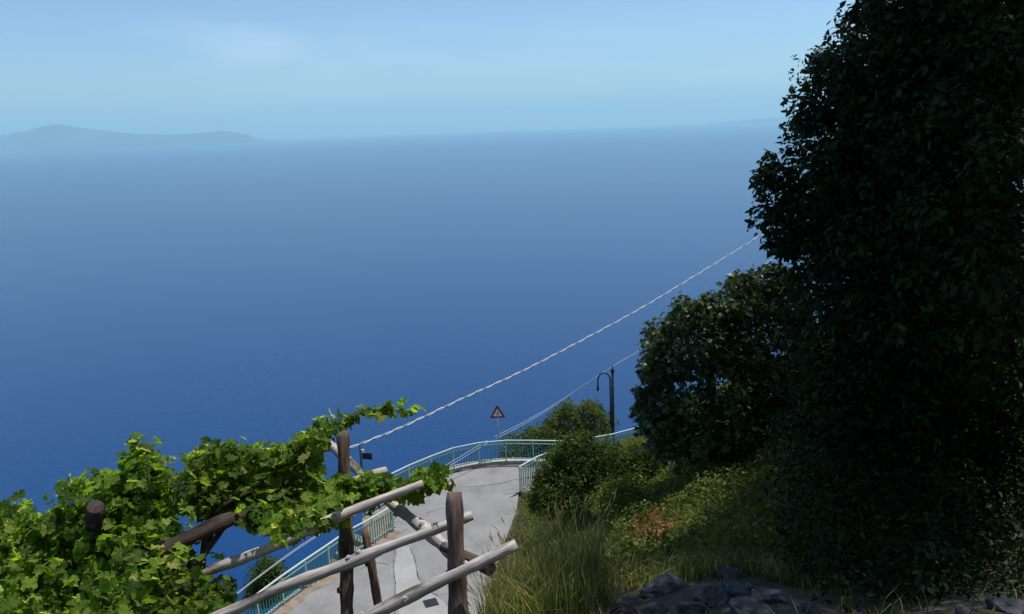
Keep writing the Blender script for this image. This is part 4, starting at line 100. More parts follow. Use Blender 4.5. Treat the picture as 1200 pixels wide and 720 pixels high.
BUSH = [(2.32,24.04,4.73),(2.76,24.3,4.38),(3.28,22.88,4.88),(2.73,24.36,3.77),(2.24,25.69,4.5),(3.85,23.28,4.07),(2.5,24.06,3.84),(1.03,24.92,3.85),(1.31,25.79,3.7),(1.12,24.57,2.66),(3.18,23.65,4.58),(1.14,24.77,4.15),(0.71,24.13,3.45),(2.35,24.02,4.34),(1.69,25.8,4.28),(4.27,22.38,4.73),(0.72,23.84,4.04),(4.16,22.9,4.94),(1.23,23.55,3.72),(3.09,23.98,3.91),(4.58,23.82,4.43),(3.11,24.59,4.52),(1.52,24.05,3.83),(0.9,23.31,3.23),(2.76,23.28,4.25),(1.19,24.09,3.74),(2.19,25.08,4.02),(3.88,22.83,4.71),(2.19,24.35,3.41),(2.81,23.95,3.59),(1.19,24.29,2.99),(1.42,24.08,4.7),(1.62,25.22,4.26),(1.93,23.57,3.21),(0.85,23.8,2.92),(3.37,24.6,4.29),(0.55,24.31,2.83),(3.52,23.61,3.68),(3.54,23.43,4.83),(4.41,23.61,4.82),(1.86,23.92,3.65),(1.84,25.61,3.87),(2.56,23.28,3.86),(2.61,24.22,3.35),(1.84,24.97,4.12),(3.04,23.62,3.47),(3.7,24.08,4.53),(3.66,22.64,4.41),(3.37,24.06,3.51),(2.06,24.54,4.29),(3.76,23.67,4.61),(3.31,22.28,4.33),(0.94,24.55,3.56),(1.62,24.36,2.92),(4.32,23.61,4.06),(3.23,22.86,4.12),(2.92,23.72,4.34),(2.72,22.89,3.95),(2.53,25.18,3.87),(1.89,24.02,4.67),(3.15,23.2,3.75),(4.42,23.48,4.37),(1.64,23.54,3.84),(1.2,25.26,3.36),(1.67,24.31,4.03),(0.84,24.85,3.07),(1.31,23.83,4.13),(3.02,24.45,3.51),(2.85,24.03,4.75),(3.84,23.89,3.79),(3.05,24.95,4.07),(1.62,24.88,4.62),(1.2,25.11,4.24),(4.23,23.02,4.51),(1.25,24.46,4.35),(4.71,23.46,4.58),(1.9,22.91,3.79),(2.14,24.48,4.79),(2.09,23.47,3.63),(1.68,24.54,3.44),(3.51,22.93,4.54),(3.23,22.73,4.57),(2.65,24.01,4.14),(2.72,24.79,4.24),(1.48,23.67,3.08),(2.23,24.66,3.57),(2.52,22.72,4.28),(2.67,25.48,4.23),(4.25,23.26,5.07),(2.59,23.31,4.78),(1.36,23.86,3.47),(2.38,22.55,3.86),(1.93,23.61,4.61),(1.26,25.39,3.98),(0.94,25.04,3.46),(3.79,24.53,4.12),(1.01,22.97,3.29),(2.03,23.19,3.44),(2.01,24.88,3.28),(2.12,23.59,4.1),(1.53,23.01,3.76),(1.48,25.79,4.0),(3.21,23.22,4.26),(1.94,24.97,3.72),(3.57,24.26,4.25),(3.89,23.36,5.04),(2.82,23.23,3.59),(4.21,24.21,4.46),(0.98,24.0,3.25),(1.74,24.52,4.91),(3.56,23.98,4.06),(1.95,25.02,4.53),(3.26,23.72,4.25),(2.01,23.19,4.19),(4.86,23.94,4.26),(3.77,23.75,4.23),(4.53,22.93,4.65),(3.64,22.99,4.92),(1.31,24.54,3.48),(2.12,25.4,4.29),(1.55,24.14,4.33),(1.51,24.88,3.77),(1.78,23.87,4.23),(2.93,24.13,3.27),(1.47,24.77,3.03),(3.31,24.33,3.78),(2.95,22.6,4.01),(2.5,24.63,3.9),(0.82,23.63,3.57),(1.51,25.09,3.31),(2.41,23.23,3.5),(1.39,23.1,3.38),(4.09,23.36,4.41),(3.3,24.01,4.41),(4.02,23.92,4.64),(2.43,23.77,4.9),(4.07,24.67,4.49),(2.82,25.14,4.32),(0.94,25.46,3.49),(2.94,22.85,4.33),(3.68,22.45,4.8),(2.15,24.49,3.87),(2.74,23.6,5.13),(2.9,24.66,3.88),(2.28,24.23,5.27),(0.59,25.12,2.7),(2.77,23.54,4.01),(2.3,23.28,4.5),(4.46,22.67,5.12),(1.7,24.68,4.0),(3.12,23.38,4.84),(3.52,23.25,3.92),(2.71,23.0,4.55),(0.97,24.37,4.14),(2.11,23.99,5.07),(2.61,23.65,3.46),(0.93,23.27,3.71),(1.67,23.26,4.15),(0.91,24.88,2.68),(1.96,24.13,3.09),(0.53,23.98,3.16),(0.73,24.32,3.76),(2.06,25.33,3.68),(1.33,24.49,3.93),(3.54,23.26,4.34),(3.46,23.8,4.74),(2.37,22.93,3.72),(1.79,25.41,4.51),(2.44,23.4,4.21),(4.52,24.37,4.48)]
BUSH_EDGE = [(3.52,22.4,4.29),(1.08,24.45,4.08),(4.38,22.76,4.97),(2.4,24.35,5.07),(3.6,23.08,5.12),(0.49,23.46,3.73),(2.85,22.93,3.69),(2.2,24.02,5.24),(1.86,23.04,3.41),(3.27,22.96,5.15),(0.72,23.76,4.24),(0.78,23.48,2.92),(1.53,23.0,3.4),(0.56,23.93,3.76),(4.24,22.87,4.55),(1.25,24.58,4.49),(3.67,23.46,5.09),(4.08,22.27,4.59),(0.93,24.82,4.14),(2.59,23.06,3.72),(2.21,23.11,3.6),(2.44,22.54,3.83),(1.66,22.73,3.51),(3.99,22.92,5.28),(4.62,22.96,4.98),(3.13,23.38,5.13),(1.0,23.0,3.36),(4.16,21.8,4.9),(4.19,22.69,5.35),(4.62,22.52,4.96),(2.55,23.77,5.11),(2.78,24.12,5.02),(4.26,22.42,4.77),(1.07,24.07,4.32),(2.65,24.38,4.92),(2.28,24.65,5.07),(3.47,22.67,4.1),(2.19,22.7,3.83),(3.03,22.84,4.07),(0.96,22.64,3.33),(2.43,22.82,3.61),(3.91,23.67,4.99),(3.31,22.91,4.05),(1.74,24.87,4.68),(0.84,24.56,3.8),(1.01,23.83,4.47),(1.4,24.82,4.61),(0.71,24.26,3.75),(2.1,24.86,5.01),(2.72,22.71,3.83),(1.88,22.88,3.67),(2.65,23.52,4.99),(1.9,24.26,4.98),(0.66,23.16,3.53),(3.48,22.13,4.43),(0.67,23.76,3.08),(2.04,22.42,3.79),(2.86,22.45,3.93),(0.83,24.05,3.98),(1.43,24.6,4.81),(0.74,23.15,3.16),(3.63,23.55,4.78),(1.86,23.38,3.52),(2.62,24.04,4.79),(0.66,23.97,3.35),(1.59,23.46,3.36),(4.41,22.16,5.28),(0.61,23.59,3.98),(2.79,22.04,4.14),(1.43,24.2,4.91),(2.28,22.27,3.91),(1.27,22.55,3.53),(3.97,22.82,4.34),(1.15,23.26,3.27),(3.77,22.71,5.29),(0.96,23.67,3.08),(1.28,24.25,4.65),(3.01,23.76,4.83),(3.1,22.22,4.44),(4.26,23.21,5.16),(1.13,22.81,3.57),(3.87,22.51,4.29),(3.84,21.82,4.66),(4.52,21.99,5.02),(2.38,24.09,4.96),(3.3,23.69,4.86),(1.67,24.43,4.9),(0.67,23.48,3.24),(0.45,24.02,3.11),(4.43,22.54,5.18),(3.98,23.38,4.95),(3.04,22.44,4.17),(3.23,24.04,4.84),(3.48,23.31,4.89),(3.76,22.1,4.68),(1.21,25.0,4.44),(3.85,23.17,5.2),(1.89,23.99,5.13),(4.6,22.64,4.67),(3.7,22.41,4.52),(4.51,23.22,4.99),(0.73,22.91,3.37),(1.01,24.42,4.43),(3.66,22.71,4.33),(1.77,22.36,3.71),(4.33,22.93,5.3),(3.97,22.6,4.6),(1.26,23.06,3.49),(0.75,23.39,3.84),(4.24,22.14,4.84),(0.46,23.73,3.42),(1.38,23.38,3.16),(2.85,23.63,5.15),(2.44,22.88,3.9),(1.58,25.11,4.74),(2.88,23.2,5.07),(1.65,24.24,5.16),(2.58,22.4,4.15),(4.16,22.34,5.26),(3.61,23.86,4.92),(0.73,23.64,3.57),(1.01,23.32,3.03),(0.71,24.32,4.05),(0.6,24.21,3.5),(2.07,24.31,5.24),(1.64,24.01,4.95),(2.03,24.73,4.7),(1.19,24.76,4.24),(1.72,22.64,3.83)]
FAR_TREE_EDGE = [(4.55,40.76,-1.31),(2.97,40.48,0.41),(2.16,40.16,-1.05),(3.93,41.28,0.08),(2.42,41.31,-1.57),(2.94,41.2,-1.4),(0.65,41.13,-1.35),(3.69,41.14,-1.38),(2.0,41.9,-0.65),(2.54,40.9,0.09),(1.26,39.9,-0.76),(4.3,40.5,0.14),(4.62,41.71,-1.74),(1.63,40.63,-0.74),(4.91,41.2,-0.42),(1.74,39.82,-0.12),(1.75,41.63,-0.81),(2.58,40.14,0.62),(1.86,41.02,-0.55),(1.51,40.88,-1.07),(2.87,41.07,0.25),(1.34,40.52,-0.98),(1.67,41.81,-1.66),(4.55,41.23,-0.34),(4.52,41.85,-0.24),(4.64,40.68,-0.31),(4.53,41.07,0.11),(4.19,41.82,-0.03),(1.36,41.57,-1.28),(3.44,41.42,-1.59),(2.85,41.66,0.27),(2.1,40.1,0.19),(4.8,39.64,-0.78),(1.29,41.82,-1.62),(0.7,39.74,-0.85),(3.82,41.62,0.13),(4.96,41.46,-1.07),(3.43,41.95,-0.14),(4.41,39.95,-0.98),(3.94,40.71,0.52),(4.77,40.01,-0.27),(4.93,40.89,-0.63),(2.24,41.69,-0.21),(2.56,39.86,-1.05),(0.95,40.25,-0.97),(2.7,42.09,-0.04),(3.59,41.19,-0.02),(1.92,41.59,-1.52),(3.09,39.8,-0.92),(0.79,41.64,-1.39),(5.11,41.87,-1.68),(3.97,41.38,-1.39),(4.97,40.54,-0.43),(4.21,41.8,-1.61),(4.93,40.25,-0.85),(2.35,42.0,-0.52),(1.53,40.52,-1.3),(3.02,41.88,-0.03),(4.88,41.38,-1.45),(3.92,39.75,-0.79),(3.99,40.17,0.53),(2.72,41.4,0.01),(2.59,39.55,-0.89),(1.46,41.23,-1.64),(1.98,40.74,-1.23),(3.82,42.08,-0.09),(3.57,40.81,-1.35),(2.66,40.3,-1.24),(2.78,41.49,-1.52),(4.14,40.92,-1.36)]
FAR_TREE = [(2.85,41.52,-0.22),(2.71,40.01,0.32),(3.09,40.26,-0.36),(3.09,42.0,-0.7),(4.49,42.17,-0.53),(4.48,41.56,-0.7),(2.4,41.55,-0.97),(4.12,39.93,0.23),(1.88,40.99,-0.68),(3.35,42.4,-1.27),(2.62,40.7,0.2),(4.71,40.07,-0.53),(4.21,42.3,-0.98),(1.63,40.09,-0.71),(2.57,42.22,-1.33),(3.64,42.6,-0.7),(4.8,42.39,-1.54),(3.44,40.73,-1.05),(4.24,41.7,-1.12),(2.85,41.4,-0.8),(3.85,41.23,-0.12),(3.78,41.95,-1.22),(4.93,40.85,-0.85),(2.39,41.34,-0.3),(1.5,40.59,-1.13),(4.04,40.12,-0.33),(4.17,40.71,-0.13),(4.31,41.15,0.08),(2.16,42.09,-0.95),(3.08,39.77,-0.5),(4.65,41.09,-1.27),(4.08,42.65,-0.44),(1.96,41.2,-1.26),(4.2,41.75,-0.11),(1.26,41.95,-1.71),(2.54,39.83,-0.66),(3.04,40.79,-0.38),(4.32,42.2,-1.52),(3.48,41.45,-0.77),(1.4,41.34,-1.3),(1.93,39.73,-0.11),(2.84,42.28,-1.89),(3.43,39.92,-0.84),(5.0,41.72,-0.86),(2.54,40.75,-0.89),(2.26,40.25,-0.65),(4.02,40.99,-1.02),(2.61,41.78,-1.7),(3.1,39.9,0.02),(1.89,42.17,-1.42),(3.66,40.08,0.39),(3.97,41.96,-0.56),(2.33,40.3,0.04),(3.95,39.62,-0.68),(0.8,41.41,-1.48),(2.94,42.52,-0.85),(3.18,41.27,-1.37),(1.04,40.32,-0.96),(3.7,42.31,-1.69),(4.73,41.23,-0.39)]
FAR_BUSH = [(1.57,39.49,-2.55),(1.48,39.86,-0.83),(1.88,39.15,-1.94),(-0.54,39.53,-2.18),(1.08,39.15,-2.34),(-0.12,39.99,-1.15),(1.52,38.94,-0.46),(2.01,38.29,-1.91),(0.39,38.49,-2.11),(0.84,38.81,-0.43),(2.57,39.48,-2.73),(0.91,38.6,-1.54),(-0.57,38.82,-1.62),(-0.49,39.98,-2.9),(2.41,38.97,-1.19),(0.79,40.28,-1.47),(1.02,40.17,-2.25),(2.54,38.47,-2.18),(1.04,39.23,-1.2),(0.03,39.19,-0.97),(-0.79,38.79,-2.38),(2.18,38.78,-0.58),(1.89,39.89,-1.56),(1.82,38.8,-1.34),(2.86,39.01,-1.85),(2.28,39.57,-2.21),(0.35,39.37,-1.69),(2.98,39.95,-1.81),(-0.39,38.42,-1.14),(2.77,39.88,-1.1),(1.46,40.29,-1.33),(0.42,40.11,-2.57),(1.49,38.6,-2.21),(1.89,40.03,-2.53),(-0.49,40.14,-2.3),(-0.33,38.73,-0.6),(0.2,39.89,-2.01),(2.87,38.41,-1.42),(0.51,39.41,-2.38),(1.44,39.58,-1.86),(2.96,39.01,-0.69),(0.57,39.49,-0.61),(0.42,38.59,-0.94),(-0.01,39.08,-2.27),(1.82,39.39,-1.18),(0.77,40.07,-0.83),(2.32,40.35,-1.37),(-0.34,39.4,-1.54),(0.85,39.71,-2.82),(2.7,40.04,-2.9)]
CLIFF_BUSH = [(-9.58,28.41,-1.39),(-9.76,28.88,-2.04),(-9.59,28.21,-2.36),(-9.79,28.63,-2.56),(-10.56,28.97,-3.15),(-10.55,28.51,-2.8),(-10.0,29.26,-2.06),(-10.29,28.62,-1.57),(-10.06,28.44,-2.52),(-10.24,29.01,-1.78),(-9.83,28.01,-2.45),(-9.81,29.23,-2.34),(-10.08,28.98,-2.76),(-10.08,28.64,-2.9),(-9.82,28.7,-1.74),(-9.85,28.47,-2.02),(-9.35,28.0,-2.16),(-9.76,28.11,-1.92),(-9.78,29.25,-1.83),(-10.44,28.51,-1.98),(-10.14,29.06,-2.39),(-10.21,28.52,-2.24),(-9.97,28.34,-1.48),(-10.44,29.35,-2.2),(-10.57,29.08,-2.44),(-10.14,28.29,-1.73),(-10.84,29.3,-2.66),(-10.68,28.82,-2.63),(-10.37,28.75,-2.35),(-10.41,29.36,-2.54),(-9.53,28.31,-1.91),(-10.04,29.33,-2.76),(-9.95,29.0,-1.72),(-10.57,29.29,-2.84),(-10.35,29.43,-1.86),(-10.27,28.15,-2.63),(-9.66,28.96,-2.61),(-9.45,28.66,-2.02),(-10.04,28.69,-1.3),(-10.89,29.19,-2.95)]
COVER = [(3.55,16.52,7.34),(1.8,10.82,9.2),(2.74,14.49,7.92),(2.19,11.58,8.89),(3.4,13.49,8.21),(1.36,11.05,9.11),(4.05,15.71,7.54),(3.89,15.19,7.69),(2.14,12.67,8.52),(1.37,11.41,8.98),(3.18,16.12,7.43),(3.05,13.03,8.36),(2.72,13.13,8.35),(3.58,14.76,7.81),(1.63,12.14,8.73),(2.5,14.63,7.92),(2.87,12.69,8.5),(3.49,14.31,7.94),(2.16,12.41,8.6),(4.12,16.11,7.45),(2.3,13.21,8.32),(1.4,11.75,8.86),(1.79,12.64,8.53),(3.26,14.32,7.93),(3.16,15.26,7.69),(3.84,14.94,7.78),(1.36,10.51,9.35),(2.92,13.24,8.29),(3.57,16.75,7.31),(3.35,15.35,7.68),(3.01,14.78,7.85),(2.16,13.04,8.41),(1.88,13.36,8.31),(2.13,13.83,8.13),(1.87,11.95,8.77),(1.69,11.84,8.83),(3.42,14.08,8.0),(3.56,15.96,7.49),(2.43,12.33,8.63),(3.81,15.38,7.66),(3.05,13.39,8.23),(2.27,13.59,8.23),(3.3,13.72,8.14),(2.98,13.95,8.06),(3.25,13.34,8.28),(2.47,11.87,8.79),(2.1,11.86,8.81),(3.79,15.9,7.52),(3.73,16.33,7.38),(3.03,13.68,8.17),(2.0,11.01,9.13),(2.1,13.29,8.32),(2.5,13.04,8.39),(3.38,16.2,7.41),(4.38,16.73,7.25),(1.97,13.63,8.19),(2.78,12.38,8.59),(1.83,11.49,8.95),(2.87,15.34,7.69),(2.53,13.83,8.15),(3.51,15.65,7.58),(2.79,14.25,8.01),(1.86,11.74,8.86),(3.56,15.18,7.7),(2.37,12.67,8.5),(3.9,16.95,7.2),(2.66,12.76,8.47),(1.56,11.17,9.08),(1.55,10.66,9.26),(1.38,10.87,9.2),(2.48,14.03,8.08),(4.12,16.33,7.38),(3.78,15.61,7.56),(3.43,13.87,8.08),(1.84,12.24,8.7),(4.11,15.42,7.63),(3.32,14.72,7.84),(2.17,11.35,8.99),(3.71,14.61,7.87),(2.99,14.97,7.78),(2.57,13.42,8.24),(2.52,15.23,7.7),(3.01,15.89,7.51),(3.83,16.13,7.44),(4.32,16.39,7.33),(4.05,16.54,7.33),(2.69,15.0,7.79),(1.62,10.91,9.17),(4.17,16.99,7.21),(1.65,11.6,8.89),(2.4,14.91,7.79),(3.65,14.2,7.98),(2.72,14.73,7.85),(2.83,13.64,8.17),(2.17,12.11,8.72),(2.6,12.16,8.68),(1.64,12.43,8.62),(2.76,12.93,8.41),(3.93,16.72,7.3),(2.4,14.22,8.0),(2.39,11.6,8.9),(1.75,12.84,8.47),(3.12,14.1,8.05),(1.79,13.15,8.37),(2.56,12.48,8.56),(2.28,14.65,7.88),(2.86,15.12,7.76),(3.16,14.57,7.89),(4.25,15.93,7.44),(3.1,15.71,7.58),(1.93,12.48,8.58),(4.32,17.23,7.13),(3.36,15.86,7.53),(1.63,11.39,8.99),(2.73,13.97,8.09),(1.79,11.15,9.08),(4.15,16.77,7.28),(2.92,15.57,7.6),(4.37,16.98,7.19),(3.02,14.42,7.94)]
RUST = [(1.69,9.1,9.96),(2.07,9.75,9.71),(1.51,8.28,10.31),(1.88,9.12,9.96),(1.9,9.65,9.76),(1.57,8.55,10.2),(1.6,8.41,10.26),(2.04,9.53,9.81),(1.81,9.31,9.88),(1.91,9.41,9.84),(1.78,8.86,10.06),(1.63,8.84,10.07),(1.51,9.08,9.97),(1.62,8.66,10.15),(1.34,8.22,10.34),(1.92,9.23,9.91),(1.46,8.0,10.4),(1.62,9.28,9.9),(2.08,10.05,9.61),(1.79,8.75,10.11),(1.42,8.6,10.16),(1.36,7.88,10.48),(1.85,8.99,10.02),(1.53,8.96,10.02),(1.91,9.9,9.65),(1.28,7.75,10.53),(1.49,8.45,10.23),(1.57,8.16,10.34),(1.48,8.77,10.1),(1.45,8.16,10.35)]
ROCKS = [((1.59,7.76,0),0.3,0.2,0.2),((1.09,7.45,0),0.24,0.14,0.1),((1.78,6.88,0),0.28,0.2,0.12),((2.12,6.98,0),0.2,0.16,0.11),((2.26,6.61,0),0.22,0.15,0.1),((2.24,7.88,0),0.16,0.12,0.09),((1.58,6.63,0),0.2,0.14,0.1),((2.0,6.27,0),0.25,0.14,0.1),((1.33,6.99,0),0.13,0.1,0.09),((2.51,6.23,0),0.14,0.1,0.07),((3.64,5.9,0),0.1,0.08,0.05),((4.07,5.91,0),0.22,0.16,0.08)]

# ---------------------------------------------------------------- helpers
def tag(o, label=None, cat=None, group=None, kind=None):
    if label: o['label'] = label
    if cat: o['category'] = cat
    if group: o['group'] = group
    if kind: o['kind'] = kind
    return o
def thing(name, loc, label, cat, group=None, rz=0.0):
    o = bpy.data.objects.new(name, None); COL.objects.link(o)
    o.empty_display_size = 0.2; o.location = loc; o.rotation_euler[2] = rz
    return tag(o, label, cat, group)
def origin(o):
    v = Vector((0, 0, 0))
    while o: v += o.location; o = o.parent
    return v
def np_mesh(name, V, faces, mat, smooth=False, attrs=None):
    """faces: list of int arrays (n,k)"""
    me = bpy.data.meshes.new(name)
    V = np.asarray(V, np.float32)
    loops = np.concatenate([np.asarray(q).ravel() for q in faces]).astype(np.int32)
    sizes = np.concatenate([np.full(len(q), np.asarray(q).shape[1]) for q in faces]).astype(np.int32)
    starts = np.concatenate([[0], np.cumsum(sizes)[:-1]]).astype(np.int32)
    me.vertices.add(len(V)); me.vertices.foreach_set('co', V.ravel())
    me.loops.add(len(loops)); me.loops.foreach_set('vertex_index', loops)
    me.polygons.add(len(sizes)); me.polygons.foreach_set('loop_start', starts)
    me.polygons.foreach_set('use_smooth', np.full(len(sizes), smooth))
    me.update(calc_edges=True)
    for k, a in (attrs or {}).items():
        at = me.attributes.new(k, 'FLOAT_VECTOR', 'POINT'); at.data.foreach_set('vector', np.asarray(a, np.float32).ravel())
    me.materials.append(mat)
    return me
def link(name, me, parent=None, loc=(0, 0, 0)):
    o = bpy.data.objects.new(name, me); COL.objects.link(o); o.location = loc
    if parent: o.parent = parent
    return o
class MB:
    """collects simple solids (world coordinates) into one mesh"""
    def __init__(s): s.V = []; s.F = []; s.A = []
    def add(s, V, F, A=None):
        b = len(s.V); s.V += [tuple(v) for v in V]; s.F += [tuple(i+b for i in q) for q in F]
        s.A += [tuple(a) for a in A] if A is not None else [(0, 0, 0)]*len(V)
    def box(s, c, size, rz=0.0, axes=None):
        X, Y, Z = axes if axes else (Vector((math.cos(rz), math.sin(rz), 0)), Vector((-math.sin(rz), math.cos(rz), 0)), Vector((0, 0, 1)))
        c = Vector(c); V = []
        for i in (-.5, .5):
            for j in (-.5, .5):
                for k in (-.5, .5): V.append(c + X*(i*size[0]) + Y*(j*size[1]) + Z*(k*size[2]))
        s.add(V, [(0, 1, 3, 2), (4, 6, 7, 5), (0, 4, 5, 1), (2, 3, 7, 6), (0, 2, 6, 4), (1, 5, 7, 3)])
    def bar(s, a, b, w, h):
        a, b = Vector(a), Vector(b); d = (b-a); l = d.length; X = d.normalized()
        Y = Vector((0, 0, 1)).cross(X)
        Y = Y.normalized() if Y.length > 1e-4 else Vector((0, 1, 0))
        s.box((a+b)/2, (l, w, h), axes=(X, Y, X.cross(Y)))
    def tube(s, pts, radii, n=8, caps=True, wob=0.0, rng=None):
        pts = [Vector(q) for q in pts]; V = []; A = []; ln = 0
        prev = None
        for i, q in enumerate(pts):
            t = (pts[min(i+1, len(pts)-1)] - pts[max(i-1, 0)]).normalized()
            if prev is None:
                u = t.cross(Vector((0, 0, 1)));
                if u.length < 0.2: u = t.cross(Vector((1, 0, 0)))
            else: u = prev - t*prev.dot(t)
            u.normalize(); prev = u; w = t.cross(u)
            if i: ln += (q - pts[i-1]).length
            r = radii[i] if hasattr(radii, '__len__') else radii
            for k in range(n):
                a = 2*math.pi*k/n
                rr = r*(1 + (wob*(rng.random()*2-1) if rng else 0))
                V.append(q + (u*math.cos(a) + w*math.sin(a))*rr); A.append((math.cos(a)*r, math.sin(a)*r, ln))
        F = []
        for i in range(len(pts)-1):
            for k in range(n):
                F.append((i*n+k, i*n+(k+1) % n, (i+1)*n+(k+1) % n, (i+1)*n+k))
        if caps:
            F.append(tuple(range(n-1, -1, -1))); F.append(tuple((len(pts)-1)*n+k for k in range(n)))
        s.add(V, F, A)
    def build(s, name, mat, parent=None, smooth=False, label=None, kind=None):
        o0 = origin(parent) if parent else Vector((0, 0, 0))
        me = bpy.data.meshes.new(name)
        me.from_pydata([tuple(Vector(v)-o0) for v in s.V], [], s.F)
        at = me.attributes.new('bark', 'FLOAT_VECTOR', 'POINT'); at.data.foreach_set('vector', np.asarray(s.A, np.float32).ravel())
        if smooth:
            for q in me.polygons: q.use_smooth = len(q.vertices) == 4
        me.materials.append(mat); me.update()
        o = link(name, me, parent)
        return tag(o, label, kind=kind)
def resample(pts, step):
    P = np.asarray(pts, float)
    if len(P) > 2:   # Catmull-Rom
        Q = [P[0]*2-P[1], *P, P[-1]*2-P[-2]]; o = []
        for i in range(1, len(Q)-2):
            p0, p1, p2, p3 = Q[i-1:i+3]; n = max(1, int(np.linalg.norm(p2-p1)/step))
            for k in range(n):
                t = k/n
                o.append(.5*((2*p1)+(-p0+p2)*t+(2*p0-5*p1+4*p2-p3)*t*t+(-p0+3*p1-3*p2+p3)*t**3))
        o.append(P[-1]); return np.array(o)
    n = max(1, int(np.linalg.norm(P[1]-P[0])/step))
    return P[0] + (P[1]-P[0])*np.linspace(0, 1, n+1)[:, None]

# ---------------------------------------------------------------- materials
def mat(name):
    mt = bpy.data.materials.new(name); mt.use_nodes = True
    n = mt.node_tree.nodes; b = n['Principled BSDF']
    return mt, n, mt.node_tree.links.new, b
def node(n, typ, **kw):
    x = n.new(typ)
    for k, v in kw.items():
        if k in x.inputs: x.inputs[k].default_value = v
        else: setattr(x, k, v)
    return x
def ramp(n, stops):
    r = n.new('ShaderNodeValToRGB'); e = r.color_ramp.elements
    while len(e) < len(stops): e.new(0.5)
    for q, (p, c) in zip(e, stops): q.position = p; q.color = (*c, 1)
    return r
def plain(name, col, rough=0.6, metal=0.0, var=0.25, scale=6.0, bump=0.0):
    mt, n, K, b = mat(name)
    t = node(n, 'ShaderNodeTexCoord'); z = node(n, 'ShaderNodeTexNoise', Scale=scale, Detail=6.0, Roughness=0.6)
    K(t.outputs['Object'], z.inputs['Vector'])
    lo = tuple(c*(1-var) for c in col); hi = tuple(min(1, c*(1+var)) for c in col)
    r = ramp(n, [(0.3, lo), (0.7, hi)]); K(z.outputs['Fac'], r.inputs['Fac']); K(r.outputs['Color'], b.inputs['Base Color'])
    b.inputs['Roughness'].default_value = rough; b.inputs['Metallic'].default_value = metal
    if bump:
        bp = node(n, 'ShaderNodeBump', Strength=bump, Distance=0.02); K(z.outputs['Fac'], bp.inputs['Height']); K(bp.outputs['Normal'], b.inputs['Normal'])
    return mt
def leaf_mat(name, stops, trans=0.35, rough=0.42, spec=0.35, tcol=1.6, clump=1.6):
    mt, n, K, b = mat(name)
    g = node(n, 'ShaderNodeNewGeometry'); oi = node(n, 'ShaderNodeObjectInfo')
    a = node(n, 'ShaderNodeMath', operation='ADD'); fr = node(n, 'ShaderNodeMath', operation='FRACT')
    K(g.outputs['Random Per Island'], a.inputs[0]); K(oi.outputs['Random'], a.inputs[1]); K(a.outputs[0], fr.inputs[0])
    r0 = ramp(n, stops); K(fr.outputs[0], r0.inputs['Fac'])
    cz = node(n, 'ShaderNodeTexNoise', Scale=clump, Detail=3.0); K(g.outputs['Position'], cz.inputs['Vector'])
    cr_ = ramp(n, [(0.35, (0.62, 0.64, 0.6)), (0.65, (1.25, 1.22, 1.15))]); K(cz.outputs['Fac'], cr_.inputs['Fac'])
    r = node(n, 'ShaderNodeMix', data_type='RGBA', blend_type='MULTIPLY'); r.inputs['Factor'].default_value = 1.0
    K(r0.outputs['Color'], r.inputs['A']); K(cr_.outputs['Color'], r.inputs['B'])
    b.inputs['Roughness'].default_value = rough; b.inputs['Specular IOR Level'].default_value = spec
    K(r.outputs['Result'], b.inputs['Base Color'])
    tr = node(n, 'ShaderNodeBsdfTranslucent')
    mx = node(n, 'ShaderNodeMix', data_type='RGBA', blend_type='MULTIPLY'); mx.inputs['Factor'].default_value = 1.0
    mx.inputs['B'].default_value = (tcol, tcol*1.05, tcol*0.45, 1); K(r.outputs['Result'], mx.inputs['A']); K(mx.outputs['Result'], tr.inputs['Color'])
    ms = node(n, 'ShaderNodeMixShader'); ms.inputs[0].default_value = trans
    K(b.outputs[0], ms.inputs[1]); K(tr.outputs[0], ms.inputs[2]); K(ms.outputs[0], n['Material Output'].inputs['Surface'])
    return mt
def wood_mat(name, dark, light, grain=60.0, bump=0.6, peel=None):
    mt, n, K, b = mat(name)
    at = node(n, 'ShaderNodeAttribute', attribute_name='bark')
    mp = node(n, 'ShaderNodeMapping'); mp.inputs['Scale'].default_value = (grain, grain, grain*0.07); K(at.outputs['Vector'], mp.inputs['Vector'])
    z = node(n, 'ShaderNodeTexNoise', Scale=1.0, Detail=7.0, Roughness=0.65); K(mp.outputs['Vector'], z.inputs['Vector'])
    mp2 = node(n, 'ShaderNodeMapping'); mp2.inputs['Scale'].default_value = (9, 9, 2.5); K(at.outputs['Vector'], mp2.inputs['Vector'])
    z2 = node(n, 'ShaderNodeTexNoise', Scale=1.0, Detail=5.0); K(mp2.outputs['Vector'], z2.inputs['Vector'])
    r = ramp(n, [(0.32, dark), (0.62, light)]); K(z.outputs['Fac'], r.inputs['Fac'])
    r2 = ramp(n, [(0.33, (0.22, 0.19, 0.17)), (0.43, (0.75, 0.73, 0.70)), (0.62, (1.12, 1.1, 1.08))]); K(z2.outputs['Fac'], r2.inputs['Fac'])
    mx = node(n, 'ShaderNodeMix', data_type='RGBA', blend_type='MULTIPLY'); mx.inputs['Factor'].default_value = 1.0
    K(r.outputs['Color'], mx.inputs['A']); K(r2.outputs['Color'], mx.inputs['B']); K(mx.outputs['Result'], b.inputs['Base Color'])
    b.inputs['Roughness'].default_value = 0.85; b.inputs['Specular IOR Level'].default_value = 0.2
    bp = node(n, 'ShaderNodeBump', Strength=bump, Distance=0.012); K(z.outputs['Fac'], bp.inputs['Height']); K(bp.outputs['Normal'], b.inputs['Normal'])
    return mt

